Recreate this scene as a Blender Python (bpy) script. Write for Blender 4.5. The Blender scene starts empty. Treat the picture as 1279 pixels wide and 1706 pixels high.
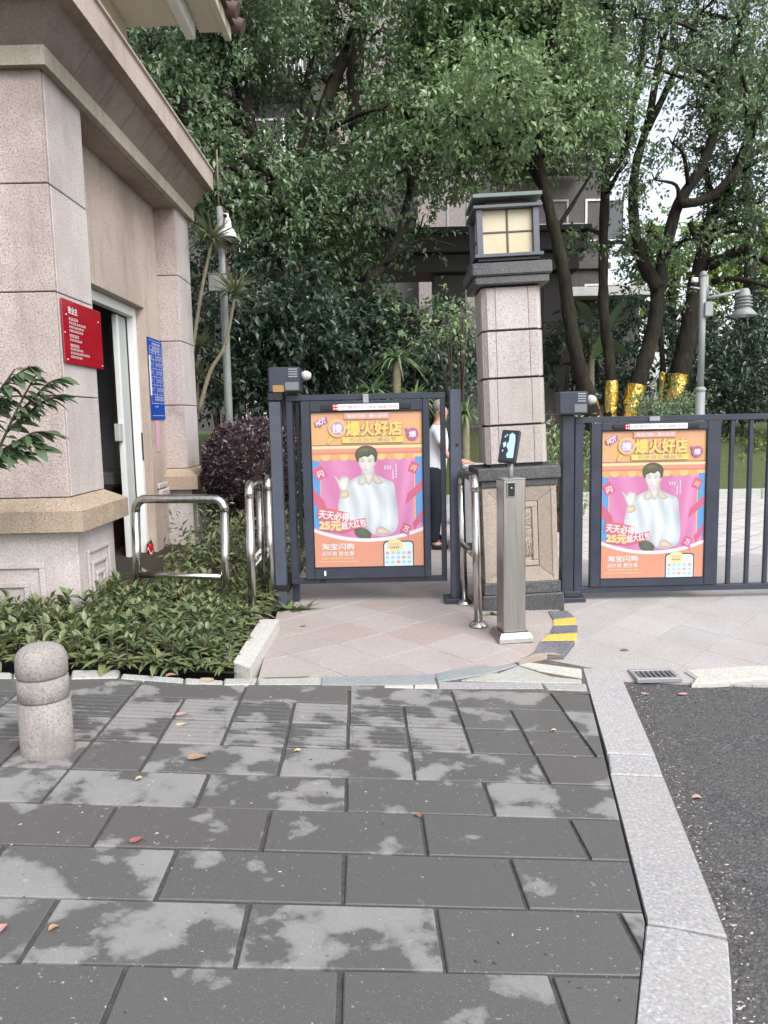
import bpy, math, random
import numpy as np
from mathutils import Vector, Matrix
random.seed(7); RNG = np.random.default_rng(7)
R = math.radians
scn = bpy.context.scene
col = scn.collection

# ------------------------------------------------------------------ camera, sky, sun, exposure
CAM_H = 1.5775
PITCH, ROLL, FOC = R(6.8), R(-1.2), 1280.0      # focal length in pixels of a 1279 wide frame
_c, _s = math.cos(PITCH), math.sin(PITCH)
_fw = Vector((0, _c, -_s)); _dn = Vector((0, -_s, -_c)); _rt = Vector((1, 0, 0))
_cu, _su = math.cos(ROLL), math.sin(ROLL)
CU = _cu * _rt - _su * _dn; CV = _su * _rt + _cu * _dn
cam_d = bpy.data.cameras.new('camera'); cam = bpy.data.objects.new('camera', cam_d); col.objects.link(cam)
cam_d.sensor_fit = 'HORIZONTAL'; cam_d.sensor_width = 36.0; cam_d.lens = 36.0 * FOC / 1279.0
cam_d.clip_start = 0.05; cam_d.clip_end = 2000
cam.matrix_world = Matrix(((CU.x, -CV.x, -_fw.x, 0), (CU.y, -CV.y, -_fw.y, 0), (CU.z, -CV.z, -_fw.z, CAM_H), (0, 0, 0, 1)))
scn.camera = cam

SUN_EL, SUN_AZ = R(46), R(146)
world = bpy.data.worlds.new("World"); scn.world = world; world.use_nodes = True
wn = world.node_tree; bg = wn.nodes['Background']
sky = wn.nodes.new('ShaderNodeTexSky'); sky.sky_type = 'NISHITA'; sky.sun_disc = False
sky.sun_elevation = SUN_EL; sky.sun_rotation = SUN_AZ
sky.air_density = 1.0; sky.dust_density = 3.0; sky.ozone_density = 1.0
hs = wn.nodes.new('ShaderNodeHueSaturation'); hs.inputs['Saturation'].default_value = 0.34
wn.links.new(sky.outputs[0], hs.inputs['Color']); wn.links.new(hs.outputs[0], bg.inputs['Color'])
bg.inputs['Strength'].default_value = 0.15
sl = bpy.data.lights.new('sun', 'SUN'); sl.energy = 1.1; sl.angle = R(40); sl.color = (1.0, 0.99, 0.975)
so = bpy.data.objects.new('sun', sl); col.objects.link(so)
sd = Vector((math.sin(SUN_AZ) * math.cos(SUN_EL), math.cos(SUN_AZ) * math.cos(SUN_EL), math.sin(SUN_EL)))
so.rotation_euler = sd.to_track_quat('Z', 'Y').to_euler(); so.location = (0, -5, 20)
scn.view_settings.view_transform = 'Standard'; scn.view_settings.look = 'None'
scn.view_settings.gamma = 1.0; scn.view_settings.use_curve_mapping = False
scn.view_settings.exposure = 1.12

# ------------------------------------------------------------------ survey helpers: sight lines met with planes
def ray(px, py): return _fw + CU * ((px - 639.5) / FOC) + CV * ((py - 853.0) / FOC)
def at(px, py, Y):
    r = ray(px, py); k = Y / r.y; return Vector((r.x * k, Y, CAM_H + r.z * k))
def drop(px, py, zf):
    z = 0.0
    for _ in range(30):
        r = ray(px, py); k = (z - CAM_H) / r.z; z = 0.5 * z + 0.5 * zf(r.x * k, r.y * k)
    return Vector((r.x * k, r.y * k, z))
def zS(x, y): return 0.0235 - 0.06922 * x - 0.00671 * y            # the sidewalk falls towards the road
def sstep(t): t = min(1, max(0, t)); return t * t * (3 - 2 * t)
def zpad(x, y): return (zS(x, y) - 0.004) * (1 - sstep((y - 4.6) / 1.5))
def zdrv(x, y): return -0.088 * max(0.0, 6.3 - y)
def zroad(x, y): return -0.115 - 0.02 * (x - 1.0) - 0.006 * (y - 2.0)
def zbed(x, y): return zS(x, min(y, 5.0)) + 0.02
EX = Vector((0.99712, 0.03097, -0.06923)); EY = Vector((-0.03136, 0.9995, -0.00454))
G0 = Vector((-0.45356, 2.01852, -1.5362 + CAM_H))
def grid(u, v): return G0 + EX * u + EY * v

# ------------------------------------------------------------------ object helpers
def link(o): col.objects.link(o); return o
def tag(o, label=None, cat=None, group=None, kind=None):
    if label: o['label'] = label
    if cat: o['category'] = cat
    if group: o['group'] = group
    if kind: o['kind'] = kind
    return o
def empty(name, loc=(0, 0, 0), parent=None):
    o = bpy.data.objects.new(name, None); o.location = loc; o.empty_display_size = 0.1
    if parent: o.parent = parent
    return link(o)
def origin(o):
    v = Vector((0, 0, 0))
    while o: v += o.location; o = o.parent
    return v
def add_mesh(name, verts, faces, mats, parent=None, loc=None, mi=None, sm=None):
    me = bpy.data.meshes.new(name); base = Vector(loc) if loc is not None else Vector((0, 0, 0))
    off = base if loc is not None else (origin(parent) if parent else Vector((0, 0, 0)))
    me.from_pydata([(v[0] - off[0], v[1] - off[1], v[2] - off[2]) for v in verts], [], faces)
    for m in (mats if isinstance(mats, (list, tuple)) else [mats]): me.materials.append(m)
    if mi: me.polygons.foreach_set('material_index', mi)
    if sm: me.polygons.foreach_set('use_smooth', sm)
    me.update()
    o = bpy.data.objects.new(name, me)
    if parent:
        o.parent = parent
        if loc is not None: o.location = base - origin(parent)
    elif loc is not None: o.location = base
    return link(o)
class MB:
    def __init__(s): s.v = []; s.f = []; s.mi = []; s.sm = []
    def add(s, vs, fs, mat=0, smooth=False, T=None):
        n = len(s.v)
        s.v += [tuple(T @ Vector(p)) if T else tuple(p) for p in vs]
        for f in fs: s.f.append([i + n for i in f]); s.mi.append(mat); s.sm.append(smooth)
        return s
    def box(s, x0, x1, y0, y1, z0, z1, ch=0.003, mat=0, T=None):
        x0, x1 = min(x0, x1), max(x0, x1); y0, y1 = min(y0, y1), max(y0, y1); z0, z1 = min(z0, z1), max(z0, z1)
        lo, hi = (x0, y0, z0), (x1, y1, z1); ch = min(ch, 0.45 * min(h - l for l, h in zip(lo, hi)))
        cen = Vector([(a + b) / 2 for a, b in zip(lo, hi)]); vs = []; idx = {}
        for sx in (0, 1):
            for sy in (0, 1):
                for sz in (0, 1):
                    for k in range(3):
                        p = []
                        for a, sg in enumerate((sx, sy, sz)):
                            e = (hi if sg else lo)[a]; p.append(e if a == k else e + (-ch if sg else ch))
                        idx[(sx, sy, sz, k)] = len(vs); vs.append(p)
        fs = []
        for a in range(3):
            b, c = (a + 1) % 3, (a + 2) % 3
            for sg in (0, 1):
                q = []
                for sb, sc in ((0, 0), (1, 0), (1, 1), (0, 1)):
                    k = [0, 0, 0]; k[a] = sg; k[b] = sb; k[c] = sc; q.append(idx[(*k, a)])
                fs.append(q)
            for sb in (0, 1):
                for sc in (0, 1):
                    k0 = [0, 0, 0]; k0[b] = sb; k0[c] = sc; k1 = list(k0); k1[a] = 1
                    fs.append([idx[(*k0, b)], idx[(*k1, b)], idx[(*k1, c)], idx[(*k0, c)]])
        for sx in (0, 1):
            for sy in (0, 1):
                for sz in (0, 1): fs.append([idx[(sx, sy, sz, k)] for k in range(3)])
        out = []
        for f in fs:
            p = [Vector(vs[i]) for i in f]; nn = (p[1] - p[0]).cross(p[2] - p[0])
            if nn.dot(sum(p, Vector()) / len(p) - cen) < 0: f = f[::-1]
            out.append(f)
        return s.add(vs, out, mat, False, T)
    def tube(s, pts, rad, seg=10, mat=0, cap=True, jit=0.0, smooth=True):
        pts = [Vector(p) for p in pts]; n = len(pts)
        rad = rad if isinstance(rad, (list, tuple)) else [rad] * n
        d0 = (pts[1] - pts[0]).normalized(); up = Vector((0, 0, 1)) if abs(d0.z) < 0.9 else Vector((1, 0, 0))
        a = d0.cross(up).normalized(); vs = []
        for i, p in enumerate(pts):
            d = (pts[min(i + 1, n - 1)] - pts[max(i - 1, 0)]).normalized()
            a = (a - d * a.dot(d)).normalized(); b = d.cross(a)
            for k in range(seg):
                t = 2 * math.pi * k / seg; r = rad[i] * (1 + jit * random.uniform(-1, 1))
                vs.append(p + (a * math.cos(t) + b * math.sin(t)) * r)
        fs = [[i * seg + k, i * seg + (k + 1) % seg, (i + 1) * seg + (k + 1) % seg, (i + 1) * seg + k] for i in range(n - 1) for k in range(seg)]
        if cap: fs += [list(range(seg))[::-1], [(n - 1) * seg + k for k in range(seg)]]
        nf = len(s.f); s.add(vs, fs, mat, smooth)
        if cap: s.sm[-1] = s.sm[-2] = False
        return s
    def lathe(s, prof, c=(0, 0, 0), seg=24, mat=0, axis='z', T=None, smooth=True):
        vs = []; fs = []
        for r, z in prof:
            for k in range(seg):
                t = 2 * math.pi * k / seg; p = Vector((r * math.cos(t), r * math.sin(t), z))
                if axis == 'y': p = Vector((p.x, p.z, p.y))
                if axis == 'x': p = Vector((p.z, p.x, p.y))
                vs.append(p + Vector(c))
        for i in range(len(prof) - 1):
            fs += [[i * seg + k, i * seg + (k + 1) % seg, (i + 1) * seg + (k + 1) % seg, (i + 1) * seg + k] for k in range(seg)]
        if prof[0][0] > 1e-5: fs.append(list(range(seg))[::-1])
        if prof[-1][0] > 1e-5: fs.append([(len(prof) - 1) * seg + k for k in range(seg)])
        return s.add(vs, fs, mat, smooth, T)
    def slab(s, poly, zf, th, ch=0.004, lift=0.0, mat=0):
        n = len(poly)
        if sum(poly[i][0] * poly[(i + 1) % n][1] - poly[(i + 1) % n][0] * poly[i][1] for i in range(n)) < 0: poly = poly[::-1]
        cx = sum(p[0] for p in poly) / n; cy = sum(p[1] for p in poly) / n; vs = []
        for (x, y) in [(p[0], p[1]) for p in poly]:
            d = math.hypot(x - cx, y - cy) or 1; k = min(0.4, ch * 1.4 / d)
            z = zf(x, y) + lift
            vs += [(x, y, z - th), (x, y, z - ch), (x + (cx - x) * k, y + (cy - y) * k, z)]
        fs = [[3 * i + 2 for i in range(n)], [3 * i for i in range(n)][::-1]]
        for i in range(n):
            j = (i + 1) % n; fs += [[3 * i, 3 * j, 3 * j + 1, 3 * i + 1], [3 * i + 1, 3 * j + 1, 3 * j + 2, 3 * i + 2]]
        return s.add(vs, fs, mat)
    def build(s, name, mats, parent=None, loc=None): return add_mesh(name, s.v, s.f, mats, parent, loc, s.mi, s.sm)
def clip(poly, a, b):
    """keep what lies left of the line a->b"""
    out = []; n = len(poly)
    sd = lambda p: (b[0] - a[0]) * (p[1] - a[1]) - (b[1] - a[1]) * (p[0] - a[0])
    for i in range(n):
        p, q = poly[i], poly[(i + 1) % n]; dp, dq = sd(p), sd(q)
        if dp >= 0: out.append(p)
        if dp * dq < 0: t = dp / (dp - dq); out.append((p[0] + (q[0] - p[0]) * t, p[1] + (q[1] - p[1]) * t))
    return out
def clip_convex(poly, reg):
    for i in range(len(reg)):
        if len(poly) < 3: return []
        poly = clip(poly, reg[i], reg[(i + 1) % len(reg)])
    return poly
def area(p): return abs(sum(p[i][0] * p[(i + 1) % len(p)][1] - p[(i + 1) % len(p)][0] * p[i][1] for i in range(len(p)))) / 2 if len(p) > 2 else 0
def smooth_path(pts, n=5):
    P = [np.array(p, float) for p in pts]; P = [2 * P[0] - P[1]] + P + [2 * P[-1] - P[-2]]; out = []
    for i in range(1, len(P) - 2):
        for k in range(n):
            t = k / n; a, b, c, d = P[i - 1], P[i], P[i + 1], P[i + 2]
            out.append(0.5 * (2 * b + (c - a) * t + (2 * a - 5 * b + 4 * c - d) * t * t + (3 * b - a - 3 * c + d) * t ** 3))
    out.append(P[-2]); return out

# ------------------------------------------------------------------ materials
def lin(r, g, b): return tuple((x / 255 / 12.92 if x <= 10 else ((x / 255 + 0.055) / 1.055) ** 2.4) for x in (r, g, b)) + (1,)
class G:
    def __init__(s, name, rough=0.6, metal=0.0, spec=0.5, base=(0.5, 0.5, 0.5, 1)):
        s.m = bpy.data.materials.new(name); s.m.use_nodes = True; s.t = s.m.node_tree
        s.b = s.t.nodes['Principled BSDF']; s.set('Roughness', rough); s.set('Metallic', metal); s.set('Specular IOR Level', spec); s.set('Base Color', base)
        s.p = s.n('ShaderNodeNewGeometry').outputs['Position']
    def n(s, t): return s.t.nodes.new(t)
    def set(s, k, v):
        i = s.b.inputs[k]
        if isinstance(v, bpy.types.NodeSocket): s.t.links.new(v, i)
        else: i.default_value = v
        return s
    def inp(s, node, k, v):
        if isinstance(v, bpy.types.NodeSocket): s.t.links.new(v, node.inputs[k])
        elif v is not None: node.inputs[k].default_value = v
    def scale(s, vec, xyz):
        m = s.n('ShaderNodeVectorMath'); m.operation = 'MULTIPLY'; s.inp(m, 0, vec); s.inp(m, 1, xyz); return m.outputs[0]
    def vadd(s, a, b):
        m = s.n('ShaderNodeVectorMath'); m.operation = 'ADD'; s.inp(m, 0, a); s.inp(m, 1, b); return m.outputs[0]
    def noise(s, sc, det=4, ro=0.55, vec=None, dist=0.0):
        m = s.n('ShaderNodeTexNoise'); s.inp(m, 'Vector', vec or s.p); s.inp(m, 'Scale', sc); s.inp(m, 'Detail', det); s.inp(m, 'Roughness', ro); s.inp(m, 'Distortion', dist); return m.outputs['Fac']
    def voro(s, sc, vec=None, out='Distance'):
        m = s.n('ShaderNodeTexVoronoi'); s.inp(m, 'Vector', vec or s.p); s.inp(m, 'Scale', sc); return m.outputs[out]
    def math(s, op, a, b=None, c=None):
        m = s.n('ShaderNodeMath'); m.operation = op
        for i, v in enumerate((a, b, c)): s.inp(m, i, v)
        return m.outputs[0]
    def ramp(s, f, stops):
        m = s.n('ShaderNodeValToRGB'); e = m.color_ramp.elements
        while len(e) < len(stops): e.new(0.5)
        for el, (p, c) in zip(e, stops): el.position = p; el.color = c if isinstance(c, tuple) else (c, c, c, 1)
        s.inp(m, 'Fac', f); return m.outputs['Color']
    def mix(s, f, a, b, bl='MIX'):
        m = s.n('ShaderNodeMix'); m.data_type = 'RGBA'; m.blend_type = bl
        s.inp(m, 0, f); s.inp(m, 6, a); s.inp(m, 7, b); return m.outputs[2]
    def rnd(s): return s.n('ShaderNodeObjectInfo').outputs['Random']
    def isl(s): return s.n('ShaderNodeNewGeometry').outputs['Random Per Island']
    def bump(s, h, st=0.3, d=0.01):
        m = s.n('ShaderNodeBump'); s.inp(m, 'Height', h); s.inp(m, 'Strength', st); s.inp(m, 'Distance', d); s.set('Normal', m.outputs[0]); return s
def granite(name, base, dark, light, stain=0.5, sc=140, rough=0.75, streak=True, bump=0.25, staincol=None):
    g = G(name, rough)
    sp = g.noise(sc, 3, 0.7); c = g.ramp(sp, [(0.36, dark), (0.47, base), (0.55, base), (0.66, light)])
    big = g.noise(1.1, 5, 0.6); c = g.mix(g.math('MULTIPLY', g.ramp(big, [(0.42, 0.0), (0.7, 1.0)]), stain), c, staincol or tuple(x * 0.45 for x in base[:3]) + (1,))
    if streak:
        st = g.noise(6.0, 5, 0.65, g.scale(g.p, (1.2, 1.2, 0.12))); c = g.mix(g.math('MULTIPLY', g.ramp(st, [(0.5, 0.0), (0.72, 1.0)]), stain * 0.8), c, staincol or tuple(x * 0.4 for x in base[:3]) + (1,))
    r = g.rnd(); c = g.mix(0.3, c, g.ramp(r, [(0, 0.28), (1, 0.62)]), 'SOFT_LIGHT'); bl = g.noise(4.2, 6, 0.62); c = g.mix(g.math('MULTIPLY', g.ramp(bl, [(0.56, 0.0), (0.72, 1.0)]), stain * 0.75), c, staincol or tuple(x * 0.4 for x in base[:3]) + (1,))
    g.set('Base Color', c); g.bump(g.noise(sc * 0.7, 4, 0.7), bump, 0.004); return g.m
def plain(name, c, rough=0.5, metal=0.0, spec=0.5, var=0.12, sc=9, bump=0.0):
    g = G(name, rough, metal, spec)
    n = g.noise(sc, 5, 0.6); g.set('Base Color', g.mix(var, c, g.ramp(n, [(0.3, tuple(x * 0.35 for x in c[:3]) + (1,)), (0.7, tuple(min(1, x * 1.25) for x in c[:3]) + (1,))])))
    g.set('Roughness', g.math('MULTIPLY_ADD', n, 0.25, rough - 0.12))
    if bump: g.bump(g.noise(sc * 12, 3), bump, 0.003)
    return g.m
M = {}
# building stones
M['pink_granite'] = granite('pink_granite', (0.46, 0.388, 0.368, 1), (0.22, 0.165, 0.155, 1), (0.64, 0.57, 0.54, 1), 0.6, 78, staincol=(0.17, 0.135, 0.115, 1))
M['pale_granite'] = granite('pale_granite', (0.52, 0.475, 0.465, 1), (0.33, 0.29, 0.28, 1), (0.64, 0.61, 0.60, 1), 0.4, 90, staincol=(0.24, 0.20, 0.18, 1))
M['ledge_granite'] = granite('ledge_granite', (0.40, 0.315, 0.235, 1), (0.19, 0.14, 0.10, 1), (0.55, 0.48, 0.40, 1), 0.45, 78)
M['wall_stone'] = granite('wall_stone', (0.48, 0.40, 0.345, 1), (0.38, 0.305, 0.26, 1), (0.55, 0.475, 0.42, 1), 0.55, 60, staincol=(0.27, 0.20, 0.16, 1))
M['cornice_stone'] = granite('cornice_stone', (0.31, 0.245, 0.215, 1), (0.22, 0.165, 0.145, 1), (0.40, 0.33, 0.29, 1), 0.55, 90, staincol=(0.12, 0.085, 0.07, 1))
M['lip_stone'] = granite('lip_stone', (0.40, 0.36, 0.30, 1), (0.27, 0.24, 0.19, 1), (0.52, 0.48, 0.42, 1), 0.55, 70, staincol=(0.15, 0.13, 0.09, 1))
M['shaft_granite'] = granite('shaft_granite', (0.45, 0.41, 0.395, 1), (0.26, 0.22, 0.21, 1), (0.58, 0.545, 0.53, 1), 0.45, 95, staincol=(0.27, 0.235, 0.20, 1))
M['tan_granite'] = granite('tan_granite', (0.36, 0.305, 0.255, 1), (0.22, 0.175, 0.14, 1), (0.50, 0.45, 0.39, 1), 0.55, 120, staincol=(0.20, 0.165, 0.13, 1))
M['dark_granite'] = granite('dark_granite', (0.055, 0.056, 0.06, 1), (0.02, 0.02, 0.022, 1), (0.16, 0.16, 0.165, 1), 0.25, 110, 0.45, staincol=(0.16, 0.16, 0.15, 1))
M['kerb_granite'] = granite('kerb_granite', (0.315, 0.308, 0.31, 1), (0.22, 0.215, 0.22, 1), (0.46, 0.455, 0.46, 1), 0.3, 75, 0.8, False, staincol=(0.36, 0.34, 0.32, 1))
M['bollard_granite'] = granite('bollard_granite', (0.36, 0.34, 0.325, 1), (0.17, 0.155, 0.15, 1), (0.50, 0.48, 0.46, 1), 0.85, 95, 0.85, True, 0.8, staincol=(0.17, 0.15, 0.14, 1))
M['blue_stone'] = granite('blue_stone', (0.23, 0.26, 0.275, 1), (0.14, 0.16, 0.17, 1), (0.34, 0.37, 0.38, 1), 0.5, 90, 0.7, False, staincol=(0.33, 0.32, 0.29, 1))
M['green_stone'] = granite('green_stone', (0.37, 0.38, 0.355, 1), (0.25, 0.26, 0.24, 1), (0.48, 0.49, 0.46, 1), 0.4, 70, 0.8, False, staincol=(0.24, 0.22, 0.19, 1))
M['white_concrete'] = granite('white_concrete', (0.46, 0.45, 0.42, 1), (0.38, 0.37, 0.34, 1), (0.66, 0.65, 0.62, 1), 0.35, 60, 0.9, False, 0.6, staincol=(0.34, 0.31, 0.26, 1))
def tile_mat(name, cols, rough=0.75, stain=0.3):
    g = G(name, rough); r = g.rnd(); base = g.ramp(r, cols)
    sp = g.noise(170, 3, 0.7); c = g.mix(g.ramp(sp, [(0.38, 0.55), (0.52, 0.0)]), base, g.mix(1.0, base, (0.45, 0.42, 0.42, 1), 'MULTIPLY'))
    c = g.mix(g.ramp(sp, [(0.56, 0.0), (0.68, 0.5)]), c, (0.68, 0.64, 0.62, 1))
    big = g.noise(2.3, 6, 0.65); c = g.mix(g.math('MULTIPLY', g.ramp(big, [(0.45, 0.0), (0.72, 1.0)]), stain), c, (0.23, 0.21, 0.185, 1))
    g.set('Base Color', c); g.bump(g.noise(120, 4, 0.7), 0.2, 0.003); return g.m
M['pink_tile'] = tile_mat('pink_tile', [(0, (0.36, 0.33, 0.32, 1)), (0.35, (0.34, 0.295, 0.283, 1)), (0.7, (0.355, 0.33, 0.315, 1)), (0.88, (0.33, 0.272, 0.256, 1)), (1, (0.37, 0.345, 0.332, 1))])
M['drive_tile'] = tile_mat('drive_tile', [(0, (0.37, 0.36, 0.358, 1)), (0.3, (0.39, 0.368, 0.365, 1)), (0.6, (0.345, 0.342, 0.335, 1)), (0.8, (0.37, 0.343, 0.338, 1)), (1, (0.39, 0.382, 0.38, 1))], 0.7, 0.35)
# wet paving: every tile dries from its own side
def paving_mat(name, ribs=False):
    g = G(name); r = g.rnd(); off = g.scale(g.p, (1, 1, 1)); cv = g.n('ShaderNodeCombineXYZ')
    g.inp(cv, 0, g.math('MULTIPLY', r, 91.0)); g.inp(cv, 1, g.math('MULTIPLY', r, 57.0)); v = g.vadd(off, cv.outputs[0])
    n = g.noise(3.9, 8, 0.56, v, 0.1); n = g.math('ADD', n, g.math('MULTIPLY_ADD', g.math('FRACT', g.math('MULTIPLY', r, 7.31)), 0.22, -0.215))
    if ribs: n = g.math('MULTIPLY_ADD', g.noise(3.0, 4, 0.6, g.scale(v, (1, 12, 1))), 0.30, g.math('MULTIPLY_ADD', n, 0.85, 0.022))
    dry = g.ramp(n, [(0.464, 0.0), (0.487, 0.5), (0.528, 0.88), (0.66, 1.0)])
    tint = g.ramp(g.math('FRACT', g.math('MULTIPLY', r, 3.77)), [(0, (0.089, 0.088, 0.086, 1)), (0.35, (0.100, 0.098, 0.096, 1)), (0.6, (0.091, 0.092, 0.089, 1)), (0.8, (0.093, 0.089, 0.089, 1)), (1, (0.095, 0.094, 0.093, 1))])
    grain = g.noise(260, 3, 0.7); tint = g.mix(0.35, tint, g.ramp(grain, [(0.35, 0.2), (0.65, 0.8)]), 'OVERLAY')
    drc = g.mix(0.3, (0.225, 0.221, 0.216, 1), g.ramp(grain, [(0.35, 0.25), (0.65, 0.75)]), 'OVERLAY')
    c = g.mix(dry, tint, drc)
    chs = g.math('MULTIPLY', g.ramp(g.noise(52, 3, 0.6, v), [(0.665, 0.0), (0.70, 0.85)]), g.ramp(g.noise(1.7, 3, 0.6, v), [(0.36, 0.1), (0.62, 1.0)]))
    c = g.mix(chs, c, (0.40, 0.39, 0.37, 1)); ch2 = g.voro(95, v); c = g.mix(g.math('MULTIPLY', g.math('LESS_THAN', ch2, g.ramp(g.noise(2.4, 3, 0.6, v), [(0.40, 0.0), (0.72, 0.17)])), 0.6), c, (0.36, 0.35, 0.335, 1))
    mo = g.ramp(g.noise(1.3, 5, 0.7), [(0.62, 0.0), (0.75, 0.25)]); c = g.mix(mo, c, (0.06, 0.075, 0.04, 1))
    g.set('Base Color', c); g.set('Roughness', g.math('MULTIPLY_ADD', dry, 0.33, 0.52)); g.set('Specular IOR Level', 0.35)
    g.bump(g.math('ADD', g.noise(210, 4, 0.7), g.math('MULTIPLY', g.noise(14, 4), 0.8)), 0.22, 0.004); return g.m
M['paving'] = paving_mat('paving'); M['tactile'] = paving_mat('tactile', True)
g = G('joint_mortar', 0.95); g.set('Base Color', g.ramp(g.noise(45, 5, 0.7), [(0.3, (0.04, 0.038, 0.036, 1)), (0.6, (0.075, 0.072, 0.066, 1)), (0.8, (0.12, 0.12, 0.10, 1))])); g.bump(g.noise(120, 4), 0.6, 0.006); M['mortar'] = g.m
g = G('light_grout', 0.95); g.set('Base Color', g.ramp(g.noise(30, 5, 0.7), [(0.3, (0.05, 0.045, 0.04, 1)), (0.65, (0.13, 0.12, 0.105, 1))])); g.bump(g.noise(120, 4), 0.5, 0.004); M['grout'] = g.m
g = G('asphalt', 0.85, spec=0.3)
vc = g.voro(75, None, 'Color'); sep = g.n('ShaderNodeSeparateColor'); g.inp(sep, 0, vc); vd = g.voro(75)
c = g.ramp(sep.outputs[0], [(0, (0.068, 0.066, 0.068, 1)), (0.6, (0.086, 0.084, 0.086, 1)), (0.88, (0.115, 0.113, 0.115, 1)), (1, (0.17, 0.165, 0.165, 1))])
c = g.mix(g.ramp(vd, [(0.45, 0.0), (0.8, 0.4)]), c, (0.02, 0.02, 0.02, 1))
c = g.mix(g.ramp(g.noise(2.2, 6, 0.65), [(0.45, 0.0), (0.62, 0.75)]), c, (0.088, 0.084, 0.083, 1))
g.set('Base Color', c); g.bump(g.math('ADD', g.math('MULTIPLY', vd, -1.0), g.math('MULTIPLY', g.noise(20, 4), 1.2)), 0.55, 0.010); M['asphalt'] = g.m
g = G('soil', 1.0); g.set('Base Color', g.ramp(g.noise(20, 6, 0.7), [(0.3, (0.022, 0.016, 0.011, 1)), (0.6, (0.055, 0.042, 0.03, 1)), (0.8, (0.10, 0.08, 0.06, 1))])); g.bump(g.noise(35, 5, 0.7), 1.0, 0.03); M['soil'] = g.m
g = G('turf', 1.0); g.set('Base Color', g.ramp(g.noise(14, 6, 0.75), [(0.3, (0.045, 0.06, 0.02, 1)), (0.55, (0.085, 0.10, 0.038, 1)), (0.8, (0.14, 0.135, 0.07, 1))])); g.bump(g.noise(90, 4, 0.7), 0.8, 0.02); M['turf'] = g.m
# metals
M['gate_paint'] = plain('gate_paint', (0.03, 0.036, 0.054, 1), 0.38, 0.0, 0.5, 0.35, 5)
M['post_paint'] = plain('post_paint', (0.062, 0.072, 0.10, 1), 0.42, 0.0, 0.5, 0.3, 4)
M['black'] = plain('black_plastic', (0.012, 0.012, 0.013, 1), 0.4)
M['grey_metal'] = plain('grey_metal', (0.30, 0.31, 0.32, 1), 0.5, 0.4)
M['lantern_metal'] = plain('lantern_metal', (0.12, 0.125, 0.15, 1), 0.5, 0.3, 0.5, 0.3, 3)
M['lantern_edge'] = plain('lantern_edge', (0.17, 0.21, 0.19, 1), 0.6, 0.1, 0.5, 0.3)
M['lantern_copper'] = plain('lantern_copper', (0.13, 0.09, 0.065, 1), 0.7)
M['white_paint'] = plain('white_paint', (0.72, 0.73, 0.72, 1), 0.45, 0, 0.5, 0.08)
M['off_white'] = plain('off_white', (0.45, 0.45, 0.43, 1), 0.6, 0, 0.5, 0.2, 3)
M['lamp_grey'] = plain('lamp_grey', (0.25, 0.265, 0.265, 1), 0.5, 0.0, 0.5, 0.25, 4)
M['rust'] = plain('rust_red', (0.15, 0.055, 0.04, 1), 0.8, 0, 0.3, 0.4, 12)
M['cream'] = plain('cream_board', (0.60, 0.56, 0.44, 1), 0.7, 0, 0.3, 0.15, 2)
M['roof_tile'] = plain('brown_tile', (0.10, 0.06, 0.05, 1), 0.6)
M['interior'] = plain('interior_wall', (0.32, 0.34, 0.35, 1), 0.9, 0, 0.3, 0.1, 2)
M['dark_wood'] = plain('dark_wood', (0.05, 0.025, 0.02, 1), 0.5)
M['door_grey'] = plain('door_grey', (0.42, 0.44, 0.44, 1), 0.5, 0, 0.5, 0.15, 3)
g = G('stainless', 0.22, 1.0); n = g.noise(40, 4, 0.6, g.scale(g.p, (1, 1, 0.08))); g.set('Base Color', g.ramp(n, [(0.3, (0.40, 0.39, 0.365, 1)), (0.7, (0.60, 0.59, 0.57, 1))])); g.set('Roughness', g.math('MULTIPLY_ADD', g.noise(60, 3), 0.18, 0.12)); M['steel'] = g.m
g = G('brushed_steel', 0.38, 1.0); n = g.noise(300, 4, 0.6, g.scale(g.p, (1, 1, 0.01))); g.set('Base Color', g.ramp(n, [(0.3, (0.33, 0.32, 0.30, 1)), (0.7, (0.47, 0.455, 0.43, 1))])); g.set('Roughness', g.math('MULTIPLY_ADD', n, 0.2, 0.28)); M['brushed'] = g.m
g = G('lantern_glass', 0.55, 0, 0.4); g.set('Base Color', g.ramp(g.noise(3, 4), [(0.3, (0.50, 0.43, 0.28, 1)), (0.7, (0.56, 0.52, 0.40, 1))])); M['lantern_glass'] = g.m
g = G('screen_glass', 0.06, 0, 0.7, (0.012, 0.015, 0.02, 1)); M['screen'] = g.m
g = G('window_glass', 0.08, 0, 0.7, (0.03, 0.04, 0.045, 1)); M['glass'] = g.m
g = G('gold_foil', 0.24, 1.0); g.set('Base Color', g.ramp(g.noise(12, 3), [(0.3, (0.62, 0.40, 0.07, 1)), (0.7, (0.86, 0.64, 0.20, 1))])); g.bump(g.noise(7.0, 3, 0.5, g.scale(g.p, (1.3, 1.3, 0.8)), 1.6), 0.7, 0.05); g.set('Roughness', 0.3); M['foil'] = g.m
M['yellow_paint'] = granite('yellow_paint', (0.56, 0.42, 0.075, 1), (0.40, 0.30, 0.06, 1), (0.62, 0.50, 0.16, 1), 0.6, 60, 0.7, False, 0.3, staincol=(0.30, 0.27, 0.18, 1))
M['black_paint'] = granite('black_paint', (0.13, 0.13, 0.155, 1), (0.07, 0.07, 0.085, 1), (0.20, 0.20, 0.22, 1), 0.5, 60, 0.7, False, 0.3, staincol=(0.30, 0.29, 0.27, 1))
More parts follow.
